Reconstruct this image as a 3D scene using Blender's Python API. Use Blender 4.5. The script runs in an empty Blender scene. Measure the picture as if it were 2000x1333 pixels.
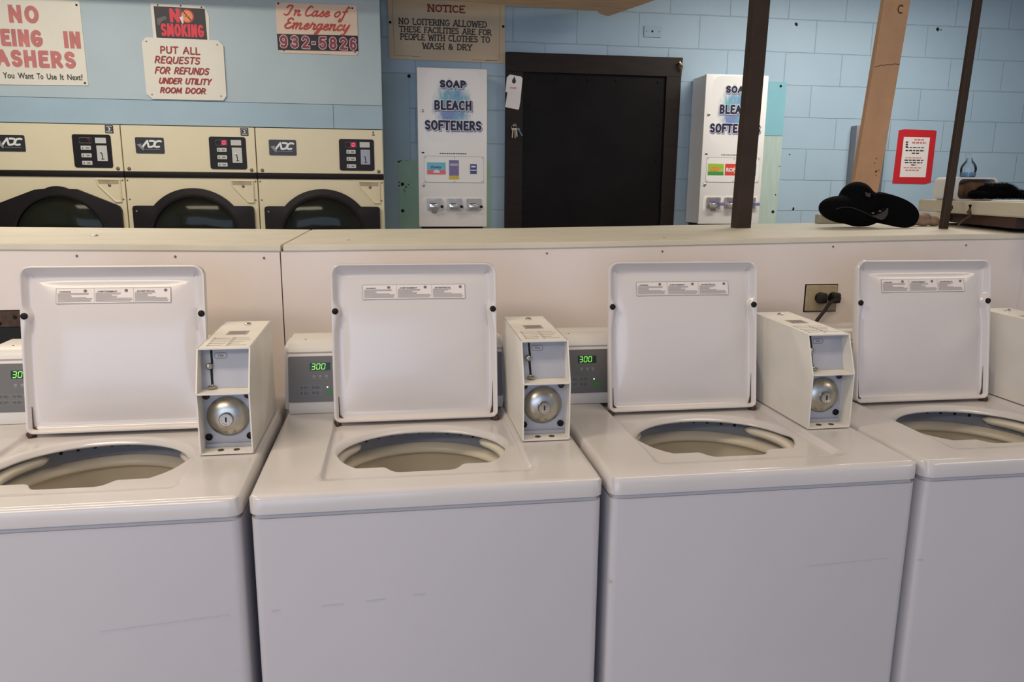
import bpy, bmesh, math, random
from mathutils import Vector, Matrix
random.seed(4)
SC = bpy.context.scene
COL = SC.collection
PI = math.pi

# ---------------------------------------------------------------- camera
cam_d = bpy.data.cameras.new('camera')
cam = bpy.data.objects.new('camera', cam_d)
COL.objects.link(cam)
R0 = Vector((0.98806897, -0.15378857, 0.00829306))
R1 = Vector((-0.02241711, -0.19688238, -0.98017080))
R2 = Vector((0.15237182, 0.96829045, -0.19798087))
m = Matrix.Identity(4)
for i in range(3):
    m[i][0] = R0[i]; m[i][1] = -R1[i]; m[i][2] = -R2[i]
m[0][3], m[1][3], m[2][3] = 0.180147, -1.310126, 1.468353
cam.matrix_world = m
cam_d.sensor_fit = 'HORIZONTAL'; cam_d.sensor_width = 36.0
cam_d.lens = 1477.614 / 2000 * 36
cam_d.clip_start = 0.05
SC.camera = cam

# ---------------------------------------------------------------- view, world, lights
SC.view_settings.view_transform = 'Standard'
SC.view_settings.look = 'None'
SC.view_settings.exposure = 0.20
SC.view_settings.gamma = 1.0
SC.view_settings.use_curve_mapping = False
W = bpy.data.worlds.new('world'); SC.world = W
W.use_nodes = True
W.node_tree.nodes['Background'].inputs[0].default_value = (0.66, 0.74, 1.0, 1)
W.node_tree.nodes['Background'].inputs[1].default_value = 0.50

def area(name, loc, rot, sx, sy, power, color):
    d = bpy.data.lights.new(name, 'AREA'); d.shape = 'RECTANGLE'
    d.size = sx; d.size_y = sy; d.energy = power; d.color = color
    o = bpy.data.objects.new(name, d); COL.objects.link(o)
    o.location = loc; o.rotation_euler = rot
    return o
WARM = (1.0, 0.83, 0.63)
NEUT = (1.0, 0.93, 0.82)
area('tube_light', (-1.1, -0.35, 2.84), (0, 0, 0), 1.3, 0.25, 25, WARM)
area('tube_light', (1.4, -0.35, 2.84), (0, 0, 0), 1.3, 0.25, 10, WARM)
area('tube_light', (-1.4, 2.0, 2.84), (0, 0, 0), 1.3, 0.25, 24, NEUT)
area('tube_light', (3.0, 2.5, 2.84), (0, 0, 0), 1.5, 0.25, 34, NEUT)
area('tube_light', (-1.8, -2.7, 2.84), (0, 0, 0), 2.0, 0.8, 60, WARM)
area('tube_light', (4.5, -2.7, 2.84), (0, 0, 0), 1.8, 0.8, 36, WARM)
area('window_light', (-1.6, -5.6, 1.3), (PI / 2, 0, 0), 4.0, 2.2, 62, (0.54, 0.69, 1.0))

# ---------------------------------------------------------------- materials
MATS = {}
def mat(name, col, rough=0.5, metal=0.0, var=0.0, scale=6.0, bump=0.0, bscale=40.0, emit=None, estr=0.0, coat=0.0, spec=0.5, stretch=None):
    if name in MATS: return MATS[name]
    M = bpy.data.materials.new(name); M.use_nodes = True
    nt = M.node_tree; b = nt.nodes['Principled BSDF']
    c = (col[0], col[1], col[2], 1)
    b.inputs['Base Color'].default_value = c
    b.inputs['Roughness'].default_value = rough
    b.inputs['Metallic'].default_value = metal
    b.inputs['Specular IOR Level'].default_value = spec
    if coat: b.inputs['Coat Weight'].default_value = coat; b.inputs['Coat Roughness'].default_value = 0.08
    if emit:
        b.inputs['Emission Color'].default_value = (*emit, 1); b.inputs['Emission Strength'].default_value = estr
    tc = nt.nodes.new('ShaderNodeTexCoord'); src = tc.outputs['Object']
    if stretch:
        mp = nt.nodes.new('ShaderNodeMapping'); mp.inputs['Scale'].default_value = stretch
        nt.links.new(src, mp.inputs['Vector']); src = mp.outputs[0]
    if var > 0:
        n = nt.nodes.new('ShaderNodeTexNoise'); n.inputs['Scale'].default_value = scale; n.inputs['Detail'].default_value = 5
        nt.links.new(src, n.inputs['Vector'])
        r = nt.nodes.new('ShaderNodeValToRGB')
        r.color_ramp.elements[0].position = 0.3; r.color_ramp.elements[1].position = 0.72
        r.color_ramp.elements[0].color = (*[max(0, k * (1 - var)) for k in col], 1)
        r.color_ramp.elements[1].color = (*[min(1, k * (1 + var * 0.6)) for k in col], 1)
        nt.links.new(n.outputs['Fac'], r.inputs[0]); nt.links.new(r.outputs[0], b.inputs['Base Color'])
    if bump > 0:
        n2 = nt.nodes.new('ShaderNodeTexNoise'); n2.inputs['Scale'].default_value = bscale; n2.inputs['Detail'].default_value = 4
        nt.links.new(src, n2.inputs['Vector'])
        bp = nt.nodes.new('ShaderNodeBump'); bp.inputs['Strength'].default_value = bump; bp.inputs['Distance'].default_value = 0.004
        nt.links.new(n2.outputs['Fac'], bp.inputs['Height']); nt.links.new(bp.outputs[0], b.inputs['Normal'])
    MATS[name] = M
    return M

def s(r, g, b):                                   # sRGB 0-255 to linear
    f = lambda v: ((v / 255 + 0.055) / 1.055) ** 2.4 if v > 10 else v / 255 / 12.92
    return (f(r), f(g), f(b))

ENAMEL = mat('white_enamel', s(200, 197, 202), 0.28, var=0.03, scale=3, bump=0.03, bscale=120)
ENAMEL_TOP = mat('white_porcelain_top', s(205, 201, 201), 0.16, var=0.04, scale=5)
LIDM = mat('lid_enamel', s(212, 206, 204), 0.16, var=0.02, scale=4)
PLASTIC = mat('off_white_plastic', s(222, 218, 212), 0.4, var=0.04, scale=9)
BOXM = mat('coin_box_paint', s(224, 220, 212), 0.38, var=0.05, scale=12, bump=0.04, bscale=150)
TUBM = mat('tub_plastic', s(226, 219, 205), 0.4, var=0.06, scale=8)
RINGM = mat('tub_cover_plastic', s(140, 148, 164), 0.5, var=0.06)
DARK = mat('dark_rubber', s(24, 20, 20), 0.6, spec=0.25)
BLACK = mat('black_void', s(10, 9, 9), 0.7)
BASE = mat('washer_base', s(60, 58, 58), 0.6)
PANELG = mat('control_panel_grey', s(104, 102, 99), 0.38, var=0.03)
DISP = mat('display_window', s(22, 48, 18), 0.2)
GREEN = mat('led_green', s(150, 255, 110), 0.4, emit=s(150, 235, 100), estr=0.75)
GREENB = mat('start_button', s(74, 122, 56), 0.4)
WLED = mat('led_white', s(240, 255, 230), 0.4, emit=s(235, 255, 225), estr=1.2)
BTN = mat('button_outline', s(140, 139, 136), 0.5)
BTND = mat('button_print', s(84, 83, 80), 0.5)
SLATE = mat('coin_plate_grey', s(172, 173, 180), 0.35, var=0.05, scale=20)
CHROME = mat('chrome', s(208, 206, 202), 0.14, metal=1.0)
DOME = mat('brushed_steel', s(190, 186, 176), 0.30, metal=1.0, var=0.25, scale=30)
BRASS = mat('worn_brass', s(190, 168, 130), 0.35, metal=1.0)
RUST = mat('rust', s(78, 58, 48), 0.8, var=0.4, scale=80)
INK = mat('ink_grey', s(112, 104, 100), 0.7)
INKD = mat('ink_dark', s(58, 54, 54), 0.7)
STICK = mat('sticker_paper', s(226, 218, 214), 0.45)
INKL = mat('ink_light', s(160, 152, 149), 0.7)
PART = mat('partition_paint', s(230, 219, 213), 0.55, var=0.05, scale=4, bump=0.05, bscale=60)
CAP = mat('cap_board_paint', s(216, 208, 190), 0.5, var=0.07, scale=7, bump=0.06, bscale=50)
CREAM = mat('dryer_cream', s(224, 212, 178), 0.42, var=0.03, scale=4)
BLUE = mat('blue_panel_paint', s(176, 192, 197), 0.6, var=0.05, scale=3, bump=0.04)
BLUE2 = mat('blue_strip_paint', s(160, 184, 197), 0.6, var=0.06, scale=4, bump=0.04)
DOORB = mat('door_black_paint', s(16, 14, 16), 0.42, var=0.4, scale=5, bump=0.15, bscale=9, spec=0.15)
DOORF = mat('door_frame_paint', s(34, 25, 21), 0.45, spec=0.25, var=0.35, scale=9, stretch=(1, 1, 6))
BROWN = mat('dark_brown_post', s(62, 50, 44), 0.6, spec=0.2, var=0.12, scale=12)
TAN = mat('tan_wood_paint', s(212, 166, 128), 0.6, var=0.10, scale=10, bump=0.08)
PLANK = mat('plank_wood', s(226, 190, 150), 0.6, var=0.2, scale=8, stretch=(0.6, 5, 5))
WHITEP = mat('white_cabinet_paint', s(234, 232, 231), 0.35, var=0.02)
SIGNW = mat('sign_white', s(224, 218, 202), 0.45, var=0.03)
SIGNC = mat('sign_cream', s(206, 186, 156), 0.5, var=0.08, scale=3)
SIGNP = mat('sign_beige', s(226, 200, 178), 0.5, var=0.06, scale=4)
REDF = mat('faded_red', s(196, 118, 114), 0.6, var=0.15, scale=14)
REDS = mat('script_red', s(190, 74, 60), 0.6, var=0.15, scale=20)
REDB = mat('brush_red', s(158, 50, 46), 0.6, var=0.3, scale=40)
REDN = mat('smoking_red', s(222, 44, 62), 0.5, var=0.1)
REDD = mat('maroon', s(138, 52, 66), 0.5)
PINKW = mat('outline_pink', s(236, 214, 210), 0.5)
REDP = mat('red_paper', s(196, 28, 40), 0.6, var=0.06)
PAPER = mat('white_paper', s(230, 224, 222), 0.7)
BLACKS = mat('sign_black', s(26, 24, 26), 0.5)
NAVY = mat('navy_ink', s(22, 24, 66), 0.45)
SHAD = mat('letter_grey_drop', s(120, 122, 150), 0.5)
HALO = mat('letter_white_edge', s(236, 234, 236), 0.5)
MINT = mat('mint_board', s(150, 184, 164), 0.6, var=0.1, scale=8)
TEAL = mat('teal_board', s(130, 186, 200), 0.6, var=0.06)
PALEG = mat('pale_green_board', s(178, 198, 190), 0.6, var=0.08, stretch=(6, 1, 1))
GREYM = mat('grey_sheet_metal', s(120, 122, 130), 0.45, metal=0.4, var=0.15)
HATM = mat('black_twill', s(9, 9, 11), 0.95, spec=0.08)
HATP = mat('hat_piping', s(30, 29, 31), 0.9)
HATI = mat('hat_lining_grey', s(58, 56, 58), 0.8)
FUR = mat('black_fleece', s(10, 10, 14), 1.0, spec=0.1)
BEIGEC = mat('tan_cloth', s(176, 146, 128), 0.8, var=0.25, scale=30)
FOLIO = mat('olive_grey_board', s(160, 158, 142), 0.6)
SHADEU = mat('underside_shade_brown', s(76, 54, 46), 0.7, var=0.15)
WPLAS = mat('white_moulded_plastic', s(226, 226, 224), 0.35)
TABBY = mat('brown_plush', s(112, 84, 60), 0.9, var=0.6, scale=26)
SCREW = mat('screw_head', s(120, 108, 98), 0.4, metal=0.6)
HOLE = mat('hole_black', s(14, 13, 14), 0.9)
LOGO = mat('logo_black', s(34, 32, 32), 0.35)
LOGOW = mat('logo_white', s(224, 224, 220), 0.4)
LOGOG = mat('logo_grey', s(140, 138, 138), 0.4)
CTRL = mat('dryer_control_black', s(27, 20, 20), 0.4, spec=0.25)
REDL = mat('led_red', s(255, 60, 100), 0.4, emit=s(255, 50, 90), estr=1.2)
REDLD = mat('led_red_dim', s(120, 16, 30), 0.4, emit=s(110, 8, 24), estr=0.6)
REDW = mat('led_red_window', s(120, 6, 34), 0.3, emit=s(120, 4, 30), estr=0.5)
BTNW = mat('dryer_button', s(196, 196, 188), 0.5)
STEEL = mat('dull_steel', s(140, 136, 134), 0.35, metal=0.8)
DRUM = mat('drum_grey', s(52, 54, 52), 0.5)
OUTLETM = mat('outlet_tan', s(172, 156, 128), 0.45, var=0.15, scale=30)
CORDM = mat('cord_black', s(24, 20, 20), 0.5)
CEILM = mat('ceiling_paint', s(214, 210, 200), 0.8)
FLOORM = mat('floor_tile', s(150, 142, 134), 0.4, var=0.1)
WALLS = mat('side_wall_paint', s(160, 186, 198), 0.7)
PINK = mat('pack_pink', s(226, 106, 124), 0.5)
CYAN = mat('pack_cyan', s(110, 184, 206), 0.5)
VIOLET = mat('pack_violet', s(118, 108, 160), 0.5)
YELLOW = mat('pack_yellow', s(206, 180, 60), 0.5)
BLUEP = mat('pack_blue', s(60, 74, 138), 0.5)
LIME = mat('pack_lime', s(160, 196, 60), 0.5, var=0.2, scale=30)
GREENP = mat('pack_green', s(60, 150, 60), 0.5)
REDPK = mat('pack_red', s(222, 60, 48), 0.5)
ORANGE = mat('pack_orange', s(240, 140, 80), 0.5)
STAIN = mat('stain_brown', s(84, 64, 44), 0.8, var=0.5, scale=50)

def glassy():
    M = bpy.data.materials.new('smoked_glass'); M.use_nodes = True
    nt = M.node_tree; nt.nodes.clear()
    o = nt.nodes.new('ShaderNodeOutputMaterial'); mx = nt.nodes.new('ShaderNodeMixShader')
    t = nt.nodes.new('ShaderNodeBsdfTransparent'); t.inputs[0].default_value = (0.16, 0.17, 0.16, 1)
    g = nt.nodes.new('ShaderNodeBsdfGlossy'); g.inputs['Roughness'].default_value = 0.06
    g.inputs[0].default_value = (0.85, 0.9, 0.85, 1)
    lw = nt.nodes.new('ShaderNodeLayerWeight'); lw.inputs[0].default_value = 0.22
    nt.links.new(lw.outputs['Fresnel'], mx.inputs[0]); nt.links.new(t.outputs[0], mx.inputs[1])
    nt.links.new(g.outputs[0], mx.inputs[2]); nt.links.new(mx.outputs[0], o.inputs[0])
    return M
GLASS = glassy()

def clear_plastic():
    M = bpy.data.materials.new('clear_plastic'); M.use_nodes = True
    nt = M.node_tree; nt.nodes.clear()
    o = nt.nodes.new('ShaderNodeOutputMaterial'); mx = nt.nodes.new('ShaderNodeMixShader')
    t = nt.nodes.new('ShaderNodeBsdfTransparent'); t.inputs[0].default_value = (0.95, 0.97, 0.99, 1)
    g = nt.nodes.new('ShaderNodeBsdfGlossy'); g.inputs['Roughness'].default_value = 0.08
    lw = nt.nodes.new('ShaderNodeLayerWeight'); lw.inputs[0].default_value = 0.30
    nt.links.new(lw.outputs['Fresnel'], mx.inputs[0]); nt.links.new(t.outputs[0], mx.inputs[1])
    nt.links.new(g.outputs[0], mx.inputs[2]); nt.links.new(mx.outputs[0], o.inputs[0])
    return M
CLEAR = clear_plastic()

def block_wall():
    M = bpy.data.materials.new('painted_block_wall'); M.use_nodes = True
    nt = M.node_tree; b = nt.nodes['Principled BSDF']
    tc = nt.nodes.new('ShaderNodeTexCoord'); sp = nt.nodes.new('ShaderNodeSeparateXYZ'); cb = nt.nodes.new('ShaderNodeCombineXYZ')
    ax = nt.nodes.new('ShaderNodeMath'); ax.operation = 'ADD'; ax.inputs[1].default_value = -1.7615 + 0.4064 * 40
    az = nt.nodes.new('ShaderNodeMath'); az.operation = 'ADD'; az.inputs[1].default_value = -2.5728 + 0.207 * 40
    nt.links.new(tc.outputs['Object'], sp.inputs[0])
    nt.links.new(sp.outputs['X'], ax.inputs[0]); nt.links.new(sp.outputs['Z'], az.inputs[0])
    # slight wobble of the joints
    nz = nt.nodes.new('ShaderNodeTexNoise'); nz.inputs['Scale'].default_value = 9; nz.inputs['Detail'].default_value = 3
    nt.links.new(tc.outputs['Object'], nz.inputs['Vector'])
    wb = nt.nodes.new('ShaderNodeMath'); wb.operation = 'MULTIPLY_ADD'; wb.inputs[1].default_value = 0.008
    nt.links.new(nz.outputs['Fac'], wb.inputs[0]); nt.links.new(az.outputs[0], wb.inputs[2])
    sb = nt.nodes.new('ShaderNodeMath'); sb.operation = 'ADD'; sb.inputs[1].default_value = -0.004
    nt.links.new(wb.outputs[0], sb.inputs[0])
    nt.links.new(ax.outputs[0], cb.inputs[0]); nt.links.new(sb.outputs[0], cb.inputs[1])
    br = nt.nodes.new('ShaderNodeTexBrick')
    br.inputs['Scale'].default_value = 1; br.inputs['Brick Width'].default_value = 0.4064; br.inputs['Row Height'].default_value = 0.207
    br.inputs['Mortar Size'].default_value = 0.0035; br.inputs['Mortar Smooth'].default_value = 0.6; br.inputs['Bias'].default_value = 0
    br.offset = 0.5; br.offset_frequency = 2
    c = s(168, 192, 210)
    br.inputs['Color1'].default_value = (*c, 1); br.inputs['Color2'].default_value = (*[k * 0.96 for k in c], 1)
    br.inputs['Mortar'].default_value = (*[k * 0.80 for k in c], 1)
    nt.links.new(cb.outputs[0], br.inputs['Vector'])
    n = nt.nodes.new('ShaderNodeTexNoise'); n.inputs['Scale'].default_value = 2.2; n.inputs['Detail'].default_value = 6
    nt.links.new(tc.outputs['Object'], n.inputs['Vector'])
    rp = nt.nodes.new('ShaderNodeValToRGB'); rp.color_ramp.elements[0].position = 0.3; rp.color_ramp.elements[1].position = 0.7
    rp.color_ramp.elements[0].color = (0.90, 0.93, 0.95, 1); rp.color_ramp.elements[1].color = (1, 1, 1, 1)
    nt.links.new(n.outputs['Fac'], rp.inputs[0])
    mx = nt.nodes.new('ShaderNodeMix'); mx.data_type = 'RGBA'; mx.blend_type = 'MULTIPLY'; mx.inputs[0].default_value = 1
    nt.links.new(br.outputs['Color'], mx.inputs[6]); nt.links.new(rp.outputs[0], mx.inputs[7])
    nt.links.new(mx.outputs[2], b.inputs['Base Color'])
    b.inputs['Roughness'].default_value = 0.5
    n3 = nt.nodes.new('ShaderNodeTexNoise'); n3.inputs['Scale'].default_value = 60; nt.links.new(tc.outputs['Object'], n3.inputs['Vector'])
    hm = nt.nodes.new('ShaderNodeMath'); hm.operation = 'MULTIPLY_ADD'; hm.inputs[1].default_value = -1.0
    sm = nt.nodes.new('ShaderNodeMath'); sm.operation = 'MULTIPLY'; sm.inputs[1].default_value = 0.15
    nt.links.new(n3.outputs['Fac'], sm.inputs[0])
    nt.links.new(br.outputs['Fac'], hm.inputs[0]); nt.links.new(sm.outputs[0], hm.inputs[2])
    bp = nt.nodes.new('ShaderNodeBump'); bp.inputs['Strength'].default_value = 0.6; bp.inputs['Distance'].default_value = 0.006
    nt.links.new(hm.outputs[0], bp.inputs['Height']); nt.links.new(bp.outputs[0], b.inputs['Normal'])
    return M
BLOCK = block_wall()

def splash_mat():
    M = bpy.data.materials.new('blue_splash_print'); M.use_nodes = True
    nt = M.node_tree; b = nt.nodes['Principled BSDF']; b.inputs['Roughness'].default_value = 0.35
    tc = nt.nodes.new('ShaderNodeTexCoord')
    mp = nt.nodes.new('ShaderNodeMapping'); mp.inputs['Rotation'].default_value = (0, 0.7, 0); mp.inputs['Scale'].default_value = (1.6, 1, 0.7)
    nt.links.new(tc.outputs['Object'], mp.inputs[0])
    n = nt.nodes.new('ShaderNodeTexNoise'); n.inputs['Scale'].default_value = 26; n.inputs['Detail'].default_value = 5; n.inputs['Distortion'].default_value = 0.8
    nt.links.new(mp.outputs[0], n.inputs['Vector'])
    # fade by distance from the centre of the splash (object coords centred on it)
    ms = nt.nodes.new('ShaderNodeMapping'); ms.inputs['Scale'].default_value = (1 / 0.165, 0, 1 / 0.21)
    nt.links.new(tc.outputs['Object'], ms.inputs[0])
    ln = nt.nodes.new('ShaderNodeVectorMath'); ln.operation = 'LENGTH'; nt.links.new(ms.outputs[0], ln.inputs[0])
    fa = nt.nodes.new('ShaderNodeMapRange'); fa.inputs[1].default_value = 0.40; fa.inputs[2].default_value = 1.0; fa.inputs[3].default_value = 0.72; fa.inputs[4].default_value = -0.30
    nt.links.new(ln.outputs['Value'], fa.inputs[0])
    ad = nt.nodes.new('ShaderNodeMath'); ad.operation = 'ADD'; nt.links.new(n.outputs['Fac'], ad.inputs[0]); nt.links.new(fa.outputs[0], ad.inputs[1])
    mr = nt.nodes.new('ShaderNodeMapRange'); mr.inputs[1].default_value = 0.62; mr.inputs[2].default_value = 1.20; mr.inputs[4].default_value = 1.0
    nt.links.new(ad.outputs[0], mr.inputs[0])
    n2 = nt.nodes.new('ShaderNodeTexNoise'); n2.inputs['Scale'].default_value = 9; nt.links.new(tc.outputs['Object'], n2.inputs['Vector'])
    cr = nt.nodes.new('ShaderNodeValToRGB'); cr.color_ramp.elements[0].color = (*s(110, 176, 190), 1); cr.color_ramp.elements[1].color = (*s(120, 140, 190), 1)
    cr.color_ramp.elements[0].position = 0.42; cr.color_ramp.elements[1].position = 0.62
    nt.links.new(n2.outputs['Fac'], cr.inputs[0])
    mx = nt.nodes.new('ShaderNodeMix'); mx.data_type = 'RGBA'; mx.inputs[6].default_value = (*s(234, 232, 231), 1)
    nt.links.new(mr.outputs[0], mx.inputs[0]); nt.links.new(cr.outputs[0], mx.inputs[7]); nt.links.new(mx.outputs[2], b.inputs['Base Color'])
    return M
SPLASH = splash_mat()

# ---------------------------------------------------------------- mesh helpers
def link(name, me, m, parent=None, loc=None, smooth=None):
    me.name = name
    if m is not None:
        me.materials.clear(); me.materials.append(m)
    o = bpy.data.objects.new(name, me); COL.objects.link(o)
    if parent: o.parent = parent
    if loc: o.location = loc
    if smooth is not None:
        for p in me.polygons: p.use_smooth = True
        if smooth < PI: me.set_sharp_from_angle(angle=smooth)
    return o
def obj(name, bm, m, parent=None, loc=None, smooth=0.6):
    me = bpy.data.meshes.new(name)
    bmesh.ops.recalc_face_normals(bm, faces=bm.faces[:])
    bm.to_mesh(me); bm.free()
    return link(name, me, m, parent, loc, smooth)
def thing(name, label, cat, loc=(0, 0, 0), rot=(0, 0, 0), group=None, kind=None):
    o = bpy.data.objects.new(name, None); COL.objects.link(o); o.empty_display_size = 0.1
    o.location = loc; o.rotation_euler = rot
    tag(o, label, cat, group, kind)
    return o
def tag(o, label=None, cat=None, group=None, kind=None):
    if label: o['label'] = label
    if cat: o['category'] = cat
    if group: o['group'] = group
    if kind: o['kind'] = kind
    return o

def bx(bm, a, b, bev=0.0, seg=2):
    """box between corners a and b, optionally bevelled"""
    t = bmesh.new()
    bmesh.ops.create_cube(t, size=1)
    for v in t.verts:
        v.co = Vector([(a[i] + b[i]) / 2 + v.co[i] * (b[i] - a[i]) for i in range(3)])
    if bev > 0: bmesh.ops.bevel(t, geom=t.edges[:], offset=bev, segments=seg, profile=0.5, affect='EDGES')
    merge(bm, t)
def merge(bm, t, mtx=None):
    if mtx is not None: bmesh.ops.transform(t, matrix=mtx, verts=t.verts[:])
    me = bpy.data.meshes.new('tmp'); t.to_mesh(me); t.free()
    bm.from_mesh(me); bpy.data.meshes.remove(me)
def box(name, a, b, m, parent=None, bev=0.0, seg=2):
    bm = bmesh.new(); bx(bm, a, b, bev, seg)
    return obj(name, bm, m, parent)
def prism(bm, pts, h, fn):
    """extrude polygon pts (u,v) by h along w; fn maps (u,v,w) to xyz"""
    lo = [bm.verts.new(fn(u, v, 0)) for u, v in pts]; hi = [bm.verts.new(fn(u, v, h)) for u, v in pts]
    n = len(pts)
    bm.faces.new(lo[::-1]); bm.faces.new(hi)
    for i in range(n): bm.faces.new((lo[i], lo[(i + 1) % n], hi[(i + 1) % n], hi[i]))
def rrect(x0, y0, x1, y1, r, n=5, cut=False):
    pts = []
    for cx, cy, a in ((x1 - r, y1 - r, 0), (x0 + r, y1 - r, 90), (x0 + r, y0 + r, 180), (x1 - r, y0 + r, 270)):
        for k in (range(0, n + 1) if not cut else (0, n)):
            t = math.radians(a + 90 * k / n); pts.append((cx + r * math.cos(t), cy + r * math.sin(t)))
    return pts
def lathe(bm, prof, n=32, mtx=None, cap=False):
    """profile (r, z) turned about z"""
    t = bmesh.new(); rings = []
    for r, z in prof:
        rings.append([t.verts.new((max(r, 1e-5) * math.cos(2 * PI * i / n), max(r, 1e-5) * math.sin(2 * PI * i / n), z)) for i in range(n)])
    for a, b in zip(rings, rings[1:]):
        for i in range(n): t.faces.new((a[i], a[(i + 1) % n], b[(i + 1) % n], b[i]))
    if cap:
        t.faces.new(rings[0][::-1]); t.faces.new(rings[-1])
    bmesh.ops.remove_doubles(t, verts=t.verts[:], dist=1e-5)
    merge(bm, t, mtx)
def disc(bm, c, r, h, axis='y', n=16, dome=0.0):
    """short cylinder whose back is at c, facing -axis (towards the viewer) for y or +z for z"""
    prof = [(0, 0), (r, 0), (r, h * (1 - dome))]
    if dome > 0: prof += [(r * 0.8, h * (1 - dome * 0.3)), (r * 0.45, h)]
    prof += [(0, h)]
    M4 = Matrix.Translation(c)
    if axis == 'y': M4 = M4 @ Matrix.Rotation(PI / 2, 4, 'X')
    lathe(bm, prof, n, M4)
def tube(bm, path, r, n=8, closed=False, flat=1.0, up=Vector((0, 0, 1))):
    P = [Vector(p) for p in path]; rings = []
    L = len(P)
    for i, p in enumerate(P):
        a = P[i - 1] if (i > 0 or closed) else P[i]; b = P[(i + 1) % L] if (i < L - 1 or closed) else P[i]
        t = (b - a).normalized(); u = up
        sd = t.cross(u)
        if sd.length < 1e-4: sd = t.cross(Vector((1, 0, 0)))
        sd.normalize(); u2 = sd.cross(t).normalized()
        rr = r[i] if isinstance(r, (list, tuple)) else r
        rings.append([bm.verts.new(p + rr * (math.cos(2 * PI * k / n) * sd + flat * math.sin(2 * PI * k / n) * u2)) for k in range(n)])
    rng = range(L) if closed else range(L - 1)
    for i in rng:
        a, b = rings[i], rings[(i + 1) % L]
        for k in range(n): bm.faces.new((a[k], a[(k + 1) % n], b[(k + 1) % n], b[k]))
    if not closed:
        bm.faces.new(rings[0][::-1]); bm.faces.new(rings[-1])
wall_fn = lambda y: (lambda u, v, w: (u, y - w, v))       # things facing the viewer: (x, z, outward)

# ---------------------------------------------------------------- lettering
_tc = {}
def text_mesh(body, x0, z0, x1, z1, y, depth=0.001, bold=0.0, shear=0.0, fn=None, grow=0.0):
    """filled lettering fitted to the rectangle x0..x1, z0..z1 on a plane facing -y"""
    key = (body, bold, shear)
    if key not in _tc:
        cu = bpy.data.curves.new('t', 'FONT'); cu.body = body; cu.size = 1; cu.offset = bold; cu.shear = shear
        cu.resolution_u = 3; cu.fill_mode = 'FRONT'
        o = bpy.data.objects.new('t', cu); COL.objects.link(o)
        dg = bpy.context.evaluated_depsgraph_get()
        me = bpy.data.meshes.new_from_object(o.evaluated_get(dg))
        _tc[key] = ([v.co.copy() for v in me.vertices], [tuple(p.vertices) for p in me.polygons])
        bpy.data.objects.remove(o); bpy.data.curves.remove(cu); bpy.data.meshes.remove(me)
    vs, fs = _tc[key]
    ax, bx_ = min(v.x for v in vs), max(v.x for v in vs); ay, by = min(v.y for v in vs), max(v.y for v in vs)
    x0 -= grow; x1 += grow; z0 -= grow; z1 += grow
    bm = bmesh.new()
    f = fn or wall_fn(y)
    vv = [bm.verts.new(f(x0 + (v.x - ax) / (bx_ - ax) * (x1 - x0), z0 + (v.y - ay) / (by - ay) * (z1 - z0), depth)) for v in vs]
    for p in fs:
        try: bm.faces.new([vv[i] for i in p])
        except ValueError: pass
    return bm
def text(name, body, x0, z0, x1, z1, y, m, parent, depth=0.0012, bold=0.0, shear=0.0, fn=None, grow=0.0):
    bm = text_mesh(body, x0, z0, x1, z1, y, depth, bold, shear, fn, grow)
    bmesh.ops.remove_doubles(bm, verts=bm.verts[:], dist=1e-6)
    me = bpy.data.meshes.new(name)
    bm.normal_update()
    bm.to_mesh(me); bm.free()
    return link(name, me, m, parent)

def arc(cx, cy, rx, ry, a0, a1, n=8):
    return [(cx + rx * math.cos(math.radians(a0 + (a1 - a0) * k / n)), cy + ry * math.sin(math.radians(a0 + (a1 - a0) * k / n))) for k in range(n + 1)]
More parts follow.
